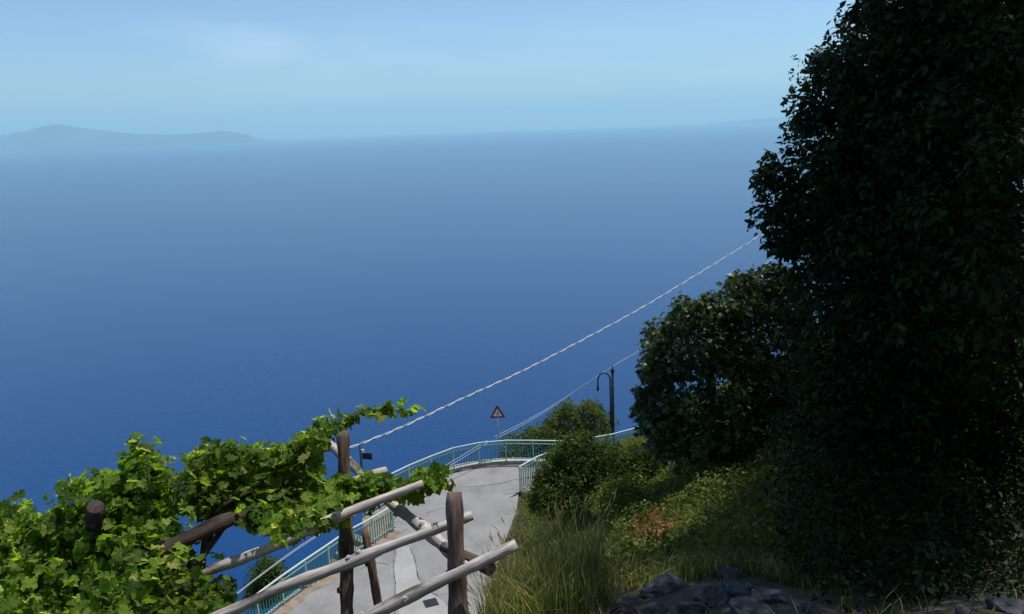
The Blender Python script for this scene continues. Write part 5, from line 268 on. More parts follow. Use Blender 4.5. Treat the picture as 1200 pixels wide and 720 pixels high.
M = {}
M['post_wood'] = wood_mat('brown_post_wood', (0.05, 0.034, 0.026), (0.19, 0.135, 0.105))
M['grey_wood'] = wood_mat('weathered_grey_wood', (0.22, 0.195, 0.168), (0.56, 0.51, 0.455))
M['dark_wood'] = wood_mat('dark_bark_wood', (0.022, 0.016, 0.013), (0.085, 0.062, 0.05))
M['bark'] = wood_mat('tree_bark', (0.03, 0.024, 0.018), (0.11, 0.09, 0.07), grain=30)
M['vine_leaf'] = leaf_mat('vine_leaf', [(0.0, (0.034, 0.062, 0.009)), (0.35, (0.070, 0.118, 0.015)), (0.75, (0.135, 0.20, 0.026)), (0.94, (0.22, 0.28, 0.06)), (1.0, (0.32, 0.30, 0.11))], trans=0.52, tcol=3.1, rough=0.55, spec=0.2)
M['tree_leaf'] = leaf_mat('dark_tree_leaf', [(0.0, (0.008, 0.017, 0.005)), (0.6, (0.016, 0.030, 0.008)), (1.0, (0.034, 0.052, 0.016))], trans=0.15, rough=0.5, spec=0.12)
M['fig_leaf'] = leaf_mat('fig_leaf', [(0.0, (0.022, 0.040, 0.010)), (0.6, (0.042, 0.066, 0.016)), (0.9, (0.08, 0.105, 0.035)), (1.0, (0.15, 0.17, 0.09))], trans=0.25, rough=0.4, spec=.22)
M['bush_leaf'] = leaf_mat('bush_leaf', [(0.0, (0.025, 0.045, 0.009)), (0.6, (0.058, 0.092, 0.016)), (1.0, (0.12, 0.15, 0.03))], trans=0.42, rough=0.6, spec=.15)
M['far_leaf'] = leaf_mat('far_tree_leaf', [(0.0, (0.04, 0.062, 0.012)), (0.6, (0.075, 0.11, 0.02)), (1.0, (0.13, 0.16, 0.034))], trans=0.4, rough=0.6, spec=.15)
M['cover_leaf'] = leaf_mat('ground_cover_leaf', [(0.0, (0.05, 0.078, 0.014)), (0.6, (0.11, 0.145, 0.026)), (0.88, (0.20, 0.215, 0.05)), (1.0, (0.34, 0.28, 0.12))], trans=0.4, rough=0.65, spec=.12)
M['rust_leaf'] = leaf_mat('rusty_dry_leaf', [(0.0, (0.16, 0.065, 0.018)), (0.5, (0.30, 0.125, 0.04)), (1.0, (0.36, 0.21, 0.08))], trans=0.3, rough=0.7)
M['grass'] = leaf_mat('grass_blade', [(0.0, (0.06, 0.08, 0.024)), (0.4, (0.12, 0.15, 0.045)), (0.7, (0.22, 0.22, 0.095)), (1.0, (0.42, 0.36, 0.21))], trans=0.5, rough=0.6, spec=.15, tcol=1.6)
M['seed'] = leaf_mat('dry_grass_seed', [(0.0, (0.24, 0.19, 0.10)), (1.0, (0.50, 0.42, 0.26))], trans=0.25, rough=0.7, tcol=1.1)
M['rail_paint'] = plain('pale_green_rail_paint', (0.38, 0.55, 0.41), 0.45, var=0.10, scale=3)
M['rail_top'] = plain('worn_pale_rail_paint', (0.50, 0.60, 0.48), 0.45, var=0.10, scale=3)
M['baluster_paint'] = plain('green_baluster_paint', (0.06, 0.25, 0.14), 0.5, var=0.15, scale=3)
M['concrete'] = plain('kerb_concrete', (0.36, 0.34, 0.31), 0.9, var=0.3, scale=4, bump=0.3)
M['wall'] = plain('rough_brown_wall', (0.20, 0.165, 0.14), 0.9, var=0.4, scale=5, bump=0.6)
M['iron'] = plain('dark_iron', (0.022, 0.024, 0.032), 0.5, metal=0.3, var=0.3, scale=8)
M['steel'] = plain('galvanised_steel', (0.34, 0.35, 0.36), 0.45, metal=0.7, var=0.2, scale=8)
M['rust'] = plain('rusty_foot', (0.10, 0.05, 0.04), 0.8, var=0.4, scale=14)
M['sign_red'] = plain('sign_red_border', (0.20, 0.015, 0.02), 0.5, var=0.1)
M['sign_white'] = plain('sign_white', (0.72, 0.70, 0.68), 0.5, var=0.06)
M['sign_black'] = plain('sign_black', (0.015, 0.015, 0.018), 0.5, var=0.1)
M['plate_dark'] = plain('dark_plate', (0.012, 0.014, 0.022), 0.5, var=0.2)
M['cable_white'] = plain('white_cable_sheath', (0.72, 0.72, 0.70), 0.6, var=0.1, scale=2)
M['cable_grey'] = plain('grey_cable_strand', (0.38, 0.40, 0.42), 0.6, var=0.1, scale=2)
M['wire'] = plain('pale_aerial_wire', (0.42, 0.46, 0.50), 0.5, var=0.1, scale=2)
M['tar'] = plain('dark_crack_filler', (0.055, 0.052, 0.05), 0.9, var=0.3, scale=6)
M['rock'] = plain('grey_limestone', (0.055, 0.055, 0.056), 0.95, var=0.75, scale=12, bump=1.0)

def asphalt(name, lo, hi, tint):
    mt, n, K, b = mat(name)
    t = node(n, 'ShaderNodeTexCoord')
    a = node(n, 'ShaderNodeTexNoise', Scale=0.8, Detail=8.0, Roughness=0.68); K(t.outputs['Object'], a.inputs['Vector'])
    c = node(n, 'ShaderNodeTexNoise', Scale=38.0, Detail=3.0, Roughness=0.7); K(t.outputs['Object'], c.inputs['Vector'])
    r = ramp(n, [(0.30, lo), (0.55, hi), (0.75, tint)]); K(a.outputs['Fac'], r.inputs['Fac'])
    r2 = ramp(n, [(0.3, (0.72, 0.72, 0.72)), (0.7, (1.12, 1.12, 1.12))]); K(c.outputs['Fac'], r2.inputs['Fac'])
    mx = node(n, 'ShaderNodeMix', data_type='RGBA', blend_type='MULTIPLY'); mx.inputs['Factor'].default_value = 1.0
    K(r.outputs['Color'], mx.inputs['A']); K(r2.outputs['Color'], mx.inputs['B']); K(mx.outputs['Result'], b.inputs['Base Color'])
    b.inputs['Roughness'].default_value = 0.92
    bp = node(n, 'ShaderNodeBump', Strength=0.25, Distance=0.01); K(c.outputs['Fac'], bp.inputs['Height']); K(bp.outputs['Normal'], b.inputs['Normal'])
    return mt
M['asphalt'] = asphalt('old_grey_asphalt', (0.165, 0.158, 0.149), (0.248, 0.239, 0.226), (0.30, 0.289, 0.272))
M['patch_light'] = asphalt('pale_concrete_trench', (0.26, 0.252, 0.236), (0.335, 0.325, 0.306), (0.375, 0.365, 0.342))
M['patch_dark'] = asphalt('darker_asphalt_patch', (0.19, 0.185, 0.18), (0.24, 0.234, 0.226), (0.275, 0.268, 0.258))

def ground_mat():
    mt, n, K, b = mat('hillside_ground')
    t = node(n, 'ShaderNodeTexCoord')
    a = node(n, 'ShaderNodeTexNoise', Scale=1.3, Detail=8.0, Roughness=0.65); K(t.outputs['Object'], a.inputs['Vector'])
    c = node(n, 'ShaderNodeTexNoise', Scale=22.0, Detail=5.0, Roughness=0.7); K(t.outputs['Object'], c.inputs['Vector'])
    r = ramp(n, [(0.34, (0.035, 0.042, 0.016)), (0.5, (0.075, 0.068, 0.035)), (0.66, (0.15, 0.115, 0.075))]); K(a.outputs['Fac'], r.inputs['Fac'])
    r2 = ramp(n, [(0.3, (0.55, 0.55, 0.55)), (0.7, (1.2, 1.2, 1.2))]); K(c.outputs['Fac'], r2.inputs['Fac'])
    mx = node(n, 'ShaderNodeMix', data_type='RGBA', blend_type='MULTIPLY'); mx.inputs['Factor'].default_value = 1.0
    K(r.outputs['Color'], mx.inputs['A']); K(r2.outputs['Color'], mx.inputs['B']); K(mx.outputs['Result'], b.inputs['Base Color'])
    b.inputs['Roughness'].default_value = 0.95
    bp = node(n, 'ShaderNodeBump', Strength=0.8, Distance=0.06); K(c.outputs['Fac'], bp.inputs['Height']); K(bp.outputs['Normal'], b.inputs['Normal'])
    return mt
M['ground'] = ground_mat()
def sea_mat():
    mt, n, K, b = mat('deep_blue_sea')
    t = node(n, 'ShaderNodeTexCoord')
    mp = node(n, 'ShaderNodeMapping'); mp.inputs['Scale'].default_value = (0.0022, 0.0011, 1); mp.inputs['Rotation'].default_value = (0, 0, 0.35); K(t.outputs['Object'], mp.inputs['Vector'])
    a = node(n, 'ShaderNodeTexNoise', Scale=1.0, Detail=6.0, Roughness=0.55); K(mp.outputs['Vector'], a.inputs['Vector'])
    r = ramp(n, [(0.3, (0.001, 0.030, 0.113)), (0.7, (0.0013, 0.034, 0.125))]); K(a.outputs['Fac'], r.inputs['Fac']); K(r.outputs['Color'], b.inputs['Base Color'])
    rr = node(n, 'ShaderNodeMapRange'); rr.inputs['From Min'].default_value = 0.3; rr.inputs['From Max'].default_value = 0.7; rr.inputs['To Min'].default_value = 0.205; rr.inputs['To Max'].default_value = 0.22
    K(a.outputs['Fac'], rr.inputs['Value']); K(rr.outputs['Result'], b.inputs['Roughness'])
    b.inputs['IOR'].default_value = 1.33
    mp2 = node(n, 'ShaderNodeMapping'); mp2.inputs['Scale'].default_value = (0.22, 0.60, 1); mp2.inputs['Rotation'].default_value = (0, 0, -0.2); K(t.outputs['Object'], mp2.inputs['Vector'])
    w = node(n, 'ShaderNodeTexNoise', Scale=1.0, Detail=5.0, Roughness=0.6); K(mp2.outputs['Vector'], w.inputs['Vector'])
    bp = node(n, 'ShaderNodeBump', Strength=0.45, Distance=0.7); K(w.outputs['Fac'], bp.inputs['Height']); K(bp.outputs['Normal'], b.inputs['Normal'])
    return mt
M['sea'] = sea_mat()
M['mountain'] = plain('far_coast', (0.07, 0.085, 0.06), 0.95, var=0.4, scale=0.0006)

# ---------------------------------------------------------------- setting: sea, far coast, terrain, road
R0 = 52000
sea_o = link('sea', np_mesh('sea', [(R0*math.cos(a), R0*math.sin(a), 0) for a in np.linspace(0, 2*math.pi, 97)[:-1]] , [np.array([list(range(96))])], M['sea']), loc=(0, 0, SEA_Z))
tag(sea_o, kind='structure')
def far_coast():
    rng = np.random.default_rng(3)
    prof = [(-24500, 0), (-22000, 560), (-20000, 610), (-18400, 560), (-17400, 720), (-16900, 850), (-16300, 930), (-15800, 800), (-15300, 730), (-14800, 640), (-14000, 500), (-13000, 430),
            (-12000, 385), (-11200, 400), (-10500, 440), (-10000, 420), (-9600, 300), (-9100, 120), (-8600, -60), (-8200, -200), (-8000, -250)]
    xs = np.linspace(-24500, -8000, 130); hs = np.interp(xs, *zip(*prof)) + rng.normal(0, 9, 130)
    ys = np.linspace(0, 1, 14); V = []
    for i, x in enumerate(xs):
        for j, u in enumerate(ys):
            k = max(0, 1-abs(u-0.5)*2)
            V.append((x*1.16 + rng.normal(0, 25), 33000+4000*u + rng.normal(0, 40), SEA_Z-20 + (hs[i]*1.16-230-SEA_Z+20)*k**0.8*(1 if j == 7 or j == 6 else 1-0.12*rng.random())))
    F = [(i*14+j, (i+1)*14+j, (i+1)*14+j+1, i*14+j+1) for i in range(129) for j in range(13)]
    o = link('hills', np_mesh('hills', V, [np.array(F)], M['mountain'], True)); tag(o, kind='structure')
far_coast()
def faint_cape():
    rng = np.random.default_rng(8); xs = np.linspace(9500, 24000, 60); hs = np.interp(xs, [9500, 12000, 14500, 18000, 24000], [-240, -80, 40, 150, 240]) + rng.normal(0, 8, 60); V = []
    for x, h in zip(xs, hs): V += [(x, 42000, SEA_Z-20), (x, 42700, h), (x, 43600, SEA_Z-20)]
    F = [(3*i+j, 3*i+3+j, 3*i+4+j, 3*i+1+j) for i in range(59) for j in range(2)]
    tag(link('hills', np_mesh('hills', V, [np.array(F)], M['mountain'], True)), kind='structure')
faint_cape()

RO = np.array(ROAD_OUTER)[:, :2]; RI = np.array(ROAD_INNER)[:, :2]
ROAD = np.vstack([RO, [[9.5, 36.6], [9.5, 35.2]], RI])
def poly_sd(P, poly):
    """signed distance, negative inside"""
    d = np.full(len(P), 1e9); c = np.zeros(len(P), bool); n = len(poly)
    for i in range(n):
        a, b = poly[i], poly[(i+1) % n]; e = b-a
        t = np.clip(((P-a)@e)/(e@e+1e-12), 0, 1); d = np.minimum(d, np.linalg.norm(P-(a+t[:, None]*e), axis=1))
        mk = ((a[1] > P[:, 1]) != (b[1] > P[:, 1])) & (P[:, 0] < (b[0]-a[0])*(P[:, 1]-a[1])/(b[1]-a[1]+1e-12)+a[0]); c ^= mk
    return np.where(c, -d, d)
CTRL = np.array([
    (0, 0, 13.35), (0, -5, 13.8), (3, 0, 13.5), (-2, 0, 12.9), (0, 3, 12.3), (1.5, 5.8, 10.95), (0.8, 6.1, 10.7), (3.1, 4.9, 11.45), (2.4, 6.4, 10.7), (4.7, 9.2, 9.4), (5, 6, 10.8), (3.9, 7.4, 10.2), (4.2, 5, 11.4),
    (1.1, 7.2, 10.15), (1.4, 7.9, 10.0), (1.53, 10, 8.9), (2.1, 13.8, 7.4), (2.7, 17.7, 6.0), (4.06, 14.1, 8.1), (3.2, 9.5, 9.4), (2.6, 7.5, 10.2), (0.2, 7.8, 9.85), (0.4, 9.3, 8.9),
    (-0.2, 6.5, 9.9), (-0.4, 4.6, 11.0), (-1.5, 6.2, 9.7), (-3, 5, 10.4), (-3, 3.8, 11.0), (-5, 4, 10.4),
    (0.3, 10, 7.4), (-1.5, 10, 6.4), (-1.5, 15, 2.9), (-2, 20, 0.6), (0.4, 15, 4.2), (0.6, 20, 2.2), (1.2, 24.9, 1.5), (2.8, 22, 3.4), (1.6, 28, 0.7), (2.5, 31, 0.8), (4, 28, 2.8), (6, 31, 2.6),
    (-6, 8, 4), (-8, 14, -2), (-11, 20, -4), (-12, 28, -9), (-8, 36, -6), (-3, 40, -6), (2, 41, -6), (8, 42, -4),
    (6.5, 8.5, 10.6), (6, 14, 9.4), (6, 20, 7.0), (9, 5, 13), (10, 14, 13), (12, 26, 9), (14, 36, 5),
    (-60, -40, 52), (60, -40, 60), (-60, 20, -20), (60, 20, 30), (60, 60, -12), (0, 70, -40), (-60, 60, -70), (0, 120, -110), (0, -40, 42),
    (-200, -60, 60), (200, -60, 80), (-200, 80, -110), (200, 80, -60)], float)
def tps_fit(P, z):
    n = len(P); d = np.linalg.norm(P[:, None]-P[None], axis=2); Kk = np.where(d > 0, d*d*np.log(d+1e-12), 0)
    A = np.zeros((n+3, n+3)); A[:n, :n] = Kk + np.eye(n)*0.02; A[:n, n] = 1; A[:n, n+1:] = P; A[n, :n] = 1; A[n+1:, :n] = P.T
    return np.linalg.solve(A, np.concatenate([z, np.zeros(3)]))
TW = tps_fit(CTRL[:, :2], CTRL[:, 2])
def hills(P):
    P = np.asarray(P, float); out = np.empty(len(P)); n = len(CTRL)
    for s in range(0, len(P), 20000):
        Q = P[s:s+20000]; d = np.linalg.norm(Q[:, None]-CTRL[None, :, :2], axis=2); Kk = np.where(d > 0, d*d*np.log(d+1e-12), 0)
        out[s:s+20000] = Kk@TW[:n] + TW[n] + Q@TW[n+1:]
    X, Y = P[:, 0], P[:, 1]
    out += 0.10*np.sin(1.7*X+0.6*Y)*np.sin(1.3*Y-0.8*X) + 0.05*np.sin(4.1*X+1)*np.sin(3.7*Y)
    sdv = poly_sd(P, ROAD)
    w = np.clip(sdv/1.3, 0, 1); w = w*w*(3-2*w)
    low = np.minimum(out, 0.9*sdv + 0.3)
    ysplit = (Y > 30) | (X < -5)
    # outside the outer kerb the ground drops away below the rail
    outer = (sdv > 0) & (((Y > 33.2) & (X < 9)) | (X < -0.62*(Y-22) - 1.0 + 0) & (X < -3.2))
    out = np.where(outer, np.minimum(out, -0.1-1.5*np.maximum(sdv-0.5, 0)), out)
    return np.maximum(-0.08*(1-w) + out*w, SEA_Z-15)
def hz(x, y): return float(hills(np.array([[x, y]]))[0])
def axis(lo, a, b, hi, step, nfar):
    f0 = a - (np.geomspace(1, a-lo+1, nfar)-1)[::-1][:-1]; f1 = b + (np.geomspace(1, hi-b+1, nfar)-1)[1:]
    return np.concatenate([f0, np.arange(a, b+1e-6, step), f1])
ax = axis(-900, -16, 14, 900, 0.3, 34); ay = axis(-500, -3, 44, 700, 0.3, 34)
GX, GY = np.meshgrid(ax, ay, indexing='ij'); P2 = np.stack([GX.ravel(), GY.ravel()], 1); Z = hills(P2)
nx, ny = len(ax), len(ay); idx = np.arange(nx*ny).reshape(nx, ny)
F = np.stack([idx[:-1, :-1], idx[1:, :-1], idx[1:, 1:], idx[:-1, 1:]], -1).reshape(-1, 4)
ground = link('hillside', np_mesh('hillside', np.column_stack([P2, Z]), [F], M['ground'], True)); tag(ground, kind='structure')

def sheet(name, poly, z, m, parent=None, kind=None, rough=0.0, seed=0):
    rng = random.Random(seed); V = []
    n = len(poly)
    for i in range(n):
        a, b = Vector(poly[i]).to_2d(), Vector(poly[(i+1) % n]).to_2d(); k = max(1, int((b-a).length/0.25)) if rough else 1
        for j in range(k):
            q = a.lerp(b, j/k); V.append((q.x+rng.uniform(-rough, rough), q.y+rng.uniform(-rough, rough), z))
    me = bpy.data.meshes.new(name); me.from_pydata(V, [], [tuple(range(len(V)))])
    me.materials.append(m); me.update(); me.flip_normals() if me.polygons[0].normal.z < 0 else None
    o = link(name, me, parent)
    if kind: tag(o, kind=kind)
    return o
road = sheet('road', [tuple(q) for q in ROAD], 0.0, M['asphalt'], kind='structure')
sheet('trench_patch', TRENCH, 0.004, M['patch_light'], road, rough=0.04, seed=1)
sheet('asphalt_patch', PATCH_A, 0.005, M['patch_dark'], road, rough=0.04, seed=2)
sheet('asphalt_patch', PATCH_B, 0.004, M['patch_dark'], road, rough=0.05, seed=4)
def crack(pts, w, seed):
    rng = random.Random(seed); P = resample([(*q, 0) for q in pts], 0.12); V = []
    n = len(P)
    for i, q in enumerate(P):
        t = P[min(i+1, n-1)]-P[max(i-1, 0)]; t = t/np.linalg.norm(t); nn = np.array([-t[1], t[0], 0])
        q = q + nn*rng.uniform(-.03, .03); ww = w*.7*(0.3+rng.random())*(1-0.7*abs(i/n-.5))
        V += [q+nn*ww+(0, 0, .009), q-nn*ww+(0, 0, .009)]
    F = [(2*i, 2*i+1, 2*i+3, 2*i+2) for i in range(n-1)]
    link('crack', np_mesh('crack', V, [np.array(F)], M['tar']), road)
for k_, c_ in enumerate(CRACKS): crack(c_, .024, k_+1)

def kerb(name, pts, w, h, m, side, seed, label):
    """a low kerb as a row of cast blocks sharing joints; blocks are parts"""
    P = resample([(q[0], q[1], 0) for q in pts], 0.05)
    L_ = np.concatenate([[0], np.cumsum(np.linalg.norm(np.diff(P, axis=0), axis=1))]); n = max(1, int(L_[-1]/1.25)); rng = random.Random(seed)
    root = thing(name, tuple(P[0]), label, 'kerb')
    for i in range(n):
        ls = np.linspace(L_[-1]*i/n+0.006, L_[-1]*(i+1)/n-0.006, 5)
        Q = np.stack([np.interp(ls, L_, P[:, k]) for k in range(3)], 1); dh = rng.uniform(-.012, .012); V = []
        for j, q in enumerate(Q):
            t = Q[min(j+1, 4)]-Q[max(j-1, 0)]; t /= np.linalg.norm(t); nn = np.array([-t[1], t[0], 0])*side
            V += [q+(0, 0, -.3), q+(0, 0, h+dh-.02), q+nn*.02+(0, 0, h+dh), q+nn*w+(0, 0, h+dh), q+nn*w+(0, 0, -.3)]
        Fq = [(5*j+k, 5*j+k+1, 5*j+k+6, 5*j+k+5) for j in range(4) for k in range(4)]
        V = np.array(V)-P[0]
        me = bpy.data.meshes.new('kerb_block'); me.from_pydata([tuple(v) for v in V], [], Fq+[(0, 1, 2, 3, 4), (24, 23, 22, 21, 20)]); me.materials.append(m); me.update()
        link('kerb_block', me, root)
    return root
kerb('kerb', [q[:2] for q in RAIL_UPPER[:-1]], 0.32, 0.17, M['concrete'], 1, 1, 'pale concrete kerb under the curved railing at the road bend')
kerb('kerb', [q[:2] for q in RAIL_LOWER], 0.18, 0.05, M['concrete'], -1, 2, 'low broken concrete kerb beneath the green railing down the left roadside')
kerb('kerb', [q[:2] for q in RAIL_INNER], 0.25, 0.12, M['wall'], -1, 3, 'short dark kerb under the railing beside the bush')
# earthy verge along the lower rail
vg = np.array(RAIL_LOWER)[:, :2]
verge_o = sheet('verge', [tuple(q) for q in vg] + [(q[0]+0.55+0.25*math.sin(3*i), q[1]+0.1) for i, q in reversed(list(enumerate(vg)))], 0.006, plain('dusty_earth', (0.22, 0.17, 0.125), 0.95, var=0.4, scale=3, bump=0.4), rough=0.06, seed=8); tag(verge_o, kind='structure')

# landing outside the rail gap, with its wall
lp = [Vector(q) for q in LANDING]
mb = MB()
V = [(q.x, q.y, -0.01) for q in lp] + [(q.x, q.y, -0.75) for q in lp]
mb.add(V, [(3, 2, 1, 0), (4, 5, 6, 7)] + [(i, (i+1) % 4, 4+(i+1) % 4, 4+i) for i in range(4)])
tl = thing('stair_landing', lp[0], 'rough brown landing outside the gap in the left railing', 'landing')
mb.build('slab', M['wall'], tl)
for i in range(4):
    s_ = MB(); c = lp[2].lerp(lp[3], .5) + (lp[2]-lp[1]).normalized()*(0.2+0.32*i)
    s_.box((c.x, c.y, -0.25-0.2*i-.2), (0.34, 1.3, 0.4), math.atan2((lp[2]-lp[1]).y, (lp[2]-lp[1]).x)); s_.build('step', M['wall'], tl)

# ---------------------------------------------------------------- railings
_share = {}
def unit_box(name, m):
    k = (name, m.name)
    if k not in _share:
        me = bpy.data.meshes.new(name)
        me.from_pydata([(x, y, z) for x in (-.5, .5) for y in (-.5, .5) for z in (0, 1)], [], [(0, 1, 3, 2), (4, 6, 7, 5), (0, 4, 5, 1), (2, 3, 7, 6), (0, 2, 6, 4), (1, 5, 7, 3)])
        me.materials.append(m); _share[k] = me
    return _share[k]
def railing(pts, label, base=0.0, h=1.0, step=1.15, midrail=True, bal=0.115):
    P = resample([(q[0], q[1], base) for q in pts], 0.05) if len(pts) > 2 else np.array([(q[0], q[1], base) for q in pts], float)
    L_ = np.concatenate([[0], np.cumsum(np.linalg.norm(np.diff(P, axis=0), axis=1))]); n = max(1, round(L_[-1]/step))
    Q = np.stack([np.interp(np.linspace(0, L_[-1], n+1), L_, P[:, k]) for k in range(3)], 1)
    root = thing('railing', tuple(Q[0]), label, 'railing')
    o0 = Q[0]
    for i, q in enumerate(Q):
        t = Q[min(i+1, n)]-Q[max(i-1, 0)]
        o = link('post', unit_box('post', M['rail_paint']), root, tuple(q-o0)); o.scale = (0.05, 0.05, h-0.02); o.rotation_euler[2] = math.atan2(t[1], t[0])
    for i in range(n):
        a, b = Q[i], Q[i+1]; d = b-a; ln = np.linalg.norm(d); ang = math.atan2(d[1], d[0]); mid = (a+b)/2-o0
        for nm, z, w, th, mm in (('top_rail', h-0.02, .058, .042, 'rail_top'), ('middle_rail', h-0.17, .035, .035, 'rail_paint'), ('bottom_rail', 0.09, .035, .04, 'rail_paint')):
            if nm == 'middle_rail' and not midrail: continue
            o = link(nm, unit_box(nm, M[mm]), root, tuple(mid+(0, 0, z)))
            o.scale = (ln+(0.03 if nm == 'top_rail' else -.06), w, th); o.rotation_euler[2] = ang
        k = max(2, int(ln/bal))
        for j in range(1, k):
            q = a + d*j/k - o0
            o = link('baluster', unit_box('baluster', M['baluster_paint']), root, tuple(q+(0, 0, .131))); o.scale = (.028, .028, h-.302); o.rotation_euler[2] = ang
    return root
railing(RAIL_UPPER, 'long pale green railing curving round the outer edge of the road bend', 0.17, 0.98, 1.2)
railing(RAIL_LOWER, 'green railing running down the left side of the road below the pergola', 0.05, 0.98, 1.12)
railing(RAIL_LANDING, 'short white railing across the small landing left of the road', 0.0, 0.8, 1.1)
railing(RAIL_INNER, 'short pale railing at the inner road edge half hidden by the bush', 0.12, 1.1, 1.35)

# shadow on the road, built as a dark slatted plate
dc = thing('shadow_plate', ROAD_SHADOW, 'dark square plate built for a shadow on the road between the two lower poles', 'shadow plate', rz=0.35)
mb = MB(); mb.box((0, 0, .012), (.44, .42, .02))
_o = mb.build('shadow_base', M['iron']); _o.parent = dc
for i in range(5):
    mb = MB(); mb.box((-.14+.07*i, 0, .0285), (.03, .34, .012)); _o = mb.build('shadow_bar', M['iron']); _o.parent = dc

# ---------------------------------------------------------------- signs and lamp
def warning_sign():
    b = Vector(SIGN_BASE)
    t = thing('warning_sign', b, 'triangular red bordered warning sign on a thin pole at the road bend', 'road sign')
    mb = MB(); mb.tube([b, b+Vector((0, 0, 2.68))], .028, 8); mb.build('pole', M['steel'], t, True)
    mb = MB(); mb.tube([b+Vector((0, 0, -.02)), b+Vector((0, 0, .1)), b+Vector((0, 0, .3))], [.11, .1, .045], 8); mb.build('foot', M['rust'], t, True)
    def tri(s, y, th, cz):
        V = []; r = 0.12*s
        cs = [(0, s*0.577*1.0), (-s/2, -s*.289), (s/2, -s*.289)]
        for k, (x, z) in enumerate(cs):
            d = Vector((x, z)).normalized(); c = Vector((x, z))-d*r
            base = math.atan2(d.y, d.x)
            for a in (-60, -30, 0, 30, 60): V.append((c.x+r*.55*math.cos(base+rad(a)), c.y+r*.55*math.sin(base+rad(a))))
        n = len(V)
        VV = [(b.x+x, b.y+y, b.z+cz+z) for x, z in V] + [(b.x+x, b.y+y+th, b.z+cz+z) for x, z in V]
        mb = MB(); mb.add(VV, [tuple(range(n)), tuple(range(2*n-1, n-1, -1))] + [(i, i+n, (i+1) % n+n, (i+1) % n) for i in range(n)]); return mb
    tri(0.72, -.045, .012, 2.55).build('border', M['sign_red'], t)
    tri(0.43, -.050, .004, 2.545).build('face', M['sign_white'], t)
    mb = MB()
    mb.tube([b+Vector(q) for q in ((-.03, -.056, 2.46), (-.03, -.056, 2.53), (.035, -.056, 2.57), (.035, -.056, 2.63), (.0, -.056, 2.68))], .013, 6)
    mb.tube([b+Vector(q) for q in ((.05, -.056, 2.46), (.05, -.056, 2.53))], .012, 6); mb.build('symbol', M['sign_black'], t)
warning_sign()
def flag_sign():
    b = Vector(FLAG_BASE)
    t = thing('direction_sign', b, 'dark plate sign on a slim pole rising behind the log beams', 'sign')
    mb = MB(); mb.tube([b, b+Vector((0, 0, 3.14))], .04, 8); mb.build('pole', M['plate_dark'], t, True)
    mb = MB(); mb.box(b+Vector((.26, -.02, 2.68)), (.42, .025, .27), rz=-.25); mb.build('plate', M['plate_dark'], t)
    mb = MB(); mb.box(b+Vector((.10, -.02, 2.90)), (.10, .05, .14), rz=-.25); mb.build('lit_tip', M['sign_white'], t)  # small white block paints the sunlit tip of the sign
flag_sign()
def lamp():
    b = Vector(LAMP_BASE); b.z = -0.3
    t = thing('street_lamp', b, 'dark iron street lamp post with a hooked arm beyond the bush', 'street lamp')
    top = 4.05+.3-0.55
    V = lambda x, z, y=0: b+Vector((x, y, z))
    mb = MB(); mb.tube([V(0, 0), V(0, .5), V(0, 1.8), V(0, top-.1)], [.11, .085, .07, .06], 10); mb.build('pole', M['iron'], t, True)
    mb = MB(); mb.tube([V(0, top-.1), V(0, top), V(0, top+.08), V(0, top+.32)], [.085, .095, .04, .008], 8); mb.build('finial', M['iron'], t, True)
    for z in (1.1, 2.0, 2.9):
        mb = MB(); mb.tube([V(-.12, z), V(.09, z)], .03, 6); mb.build('clamp', M['iron'], t)
    pts = [V(-.11, 1.0), V(-.11, 2.2), V(-.12, top-.7)]
    for a in range(0, 181, 15): pts.append(V(-.41+.29*math.cos(rad(a)), top-.45+.34*math.sin(rad(a))))
    pts.append(V(-.71, top-.75))
    mb = MB(); mb.tube(pts, .035, 8); mb.build('arm', M['iron'], t, True)
    mb = MB(); mb.tube([V(-.71, top-.75), V(-.71, top-.85), V(-.71, top-1.0)], [.05, .06, .045], 8); mb.build('lamp_head', M['iron'], t, True)
lamp()

# ---------------------------------------------------------------- cables
def cable():
    P = resample(CABLE, 0.02); n = len(P); t = thing('cable', tuple(P[0]), 'white twisted cable slung from the pergola post up to the big tree', 'cable')
    for nm, ph, m_, r in (('strand', 0, 'cable_white', .0046), ('strand', math.pi, 'cable_grey', .004)):
        pts = []; s = 0
        for i in range(n):
            d = P[min(i+1, n-1)]-P[max(i-1, 0)]; d = d/np.linalg.norm(d); u = np.cross(d, (0, 0, 1)); u /= np.linalg.norm(u); w = np.cross(u, d)
            if i: s += np.linalg.norm(P[i]-P[i-1])
            a = s*2*math.pi/0.36+ph; pts.append(P[i]+(u*math.cos(a)+w*math.sin(a))*.0068)
        mb = MB(); mb.tube(pts, r, 5); mb.build(nm, M[m_], t, True)
cable()
for i, (wp, lb) in enumerate(((WIRE_A, 'upper of the two thin pale wires running down from the street lamp'), (WIRE_B, 'lower of the two thin pale wires running down from the street lamp'))):
    mb = MB(); mb.tube(resample(wp, 0.8), .011, 5); o = mb.build('overhead_wire', M['wire'], None, True); tag(o, lb, 'wire')

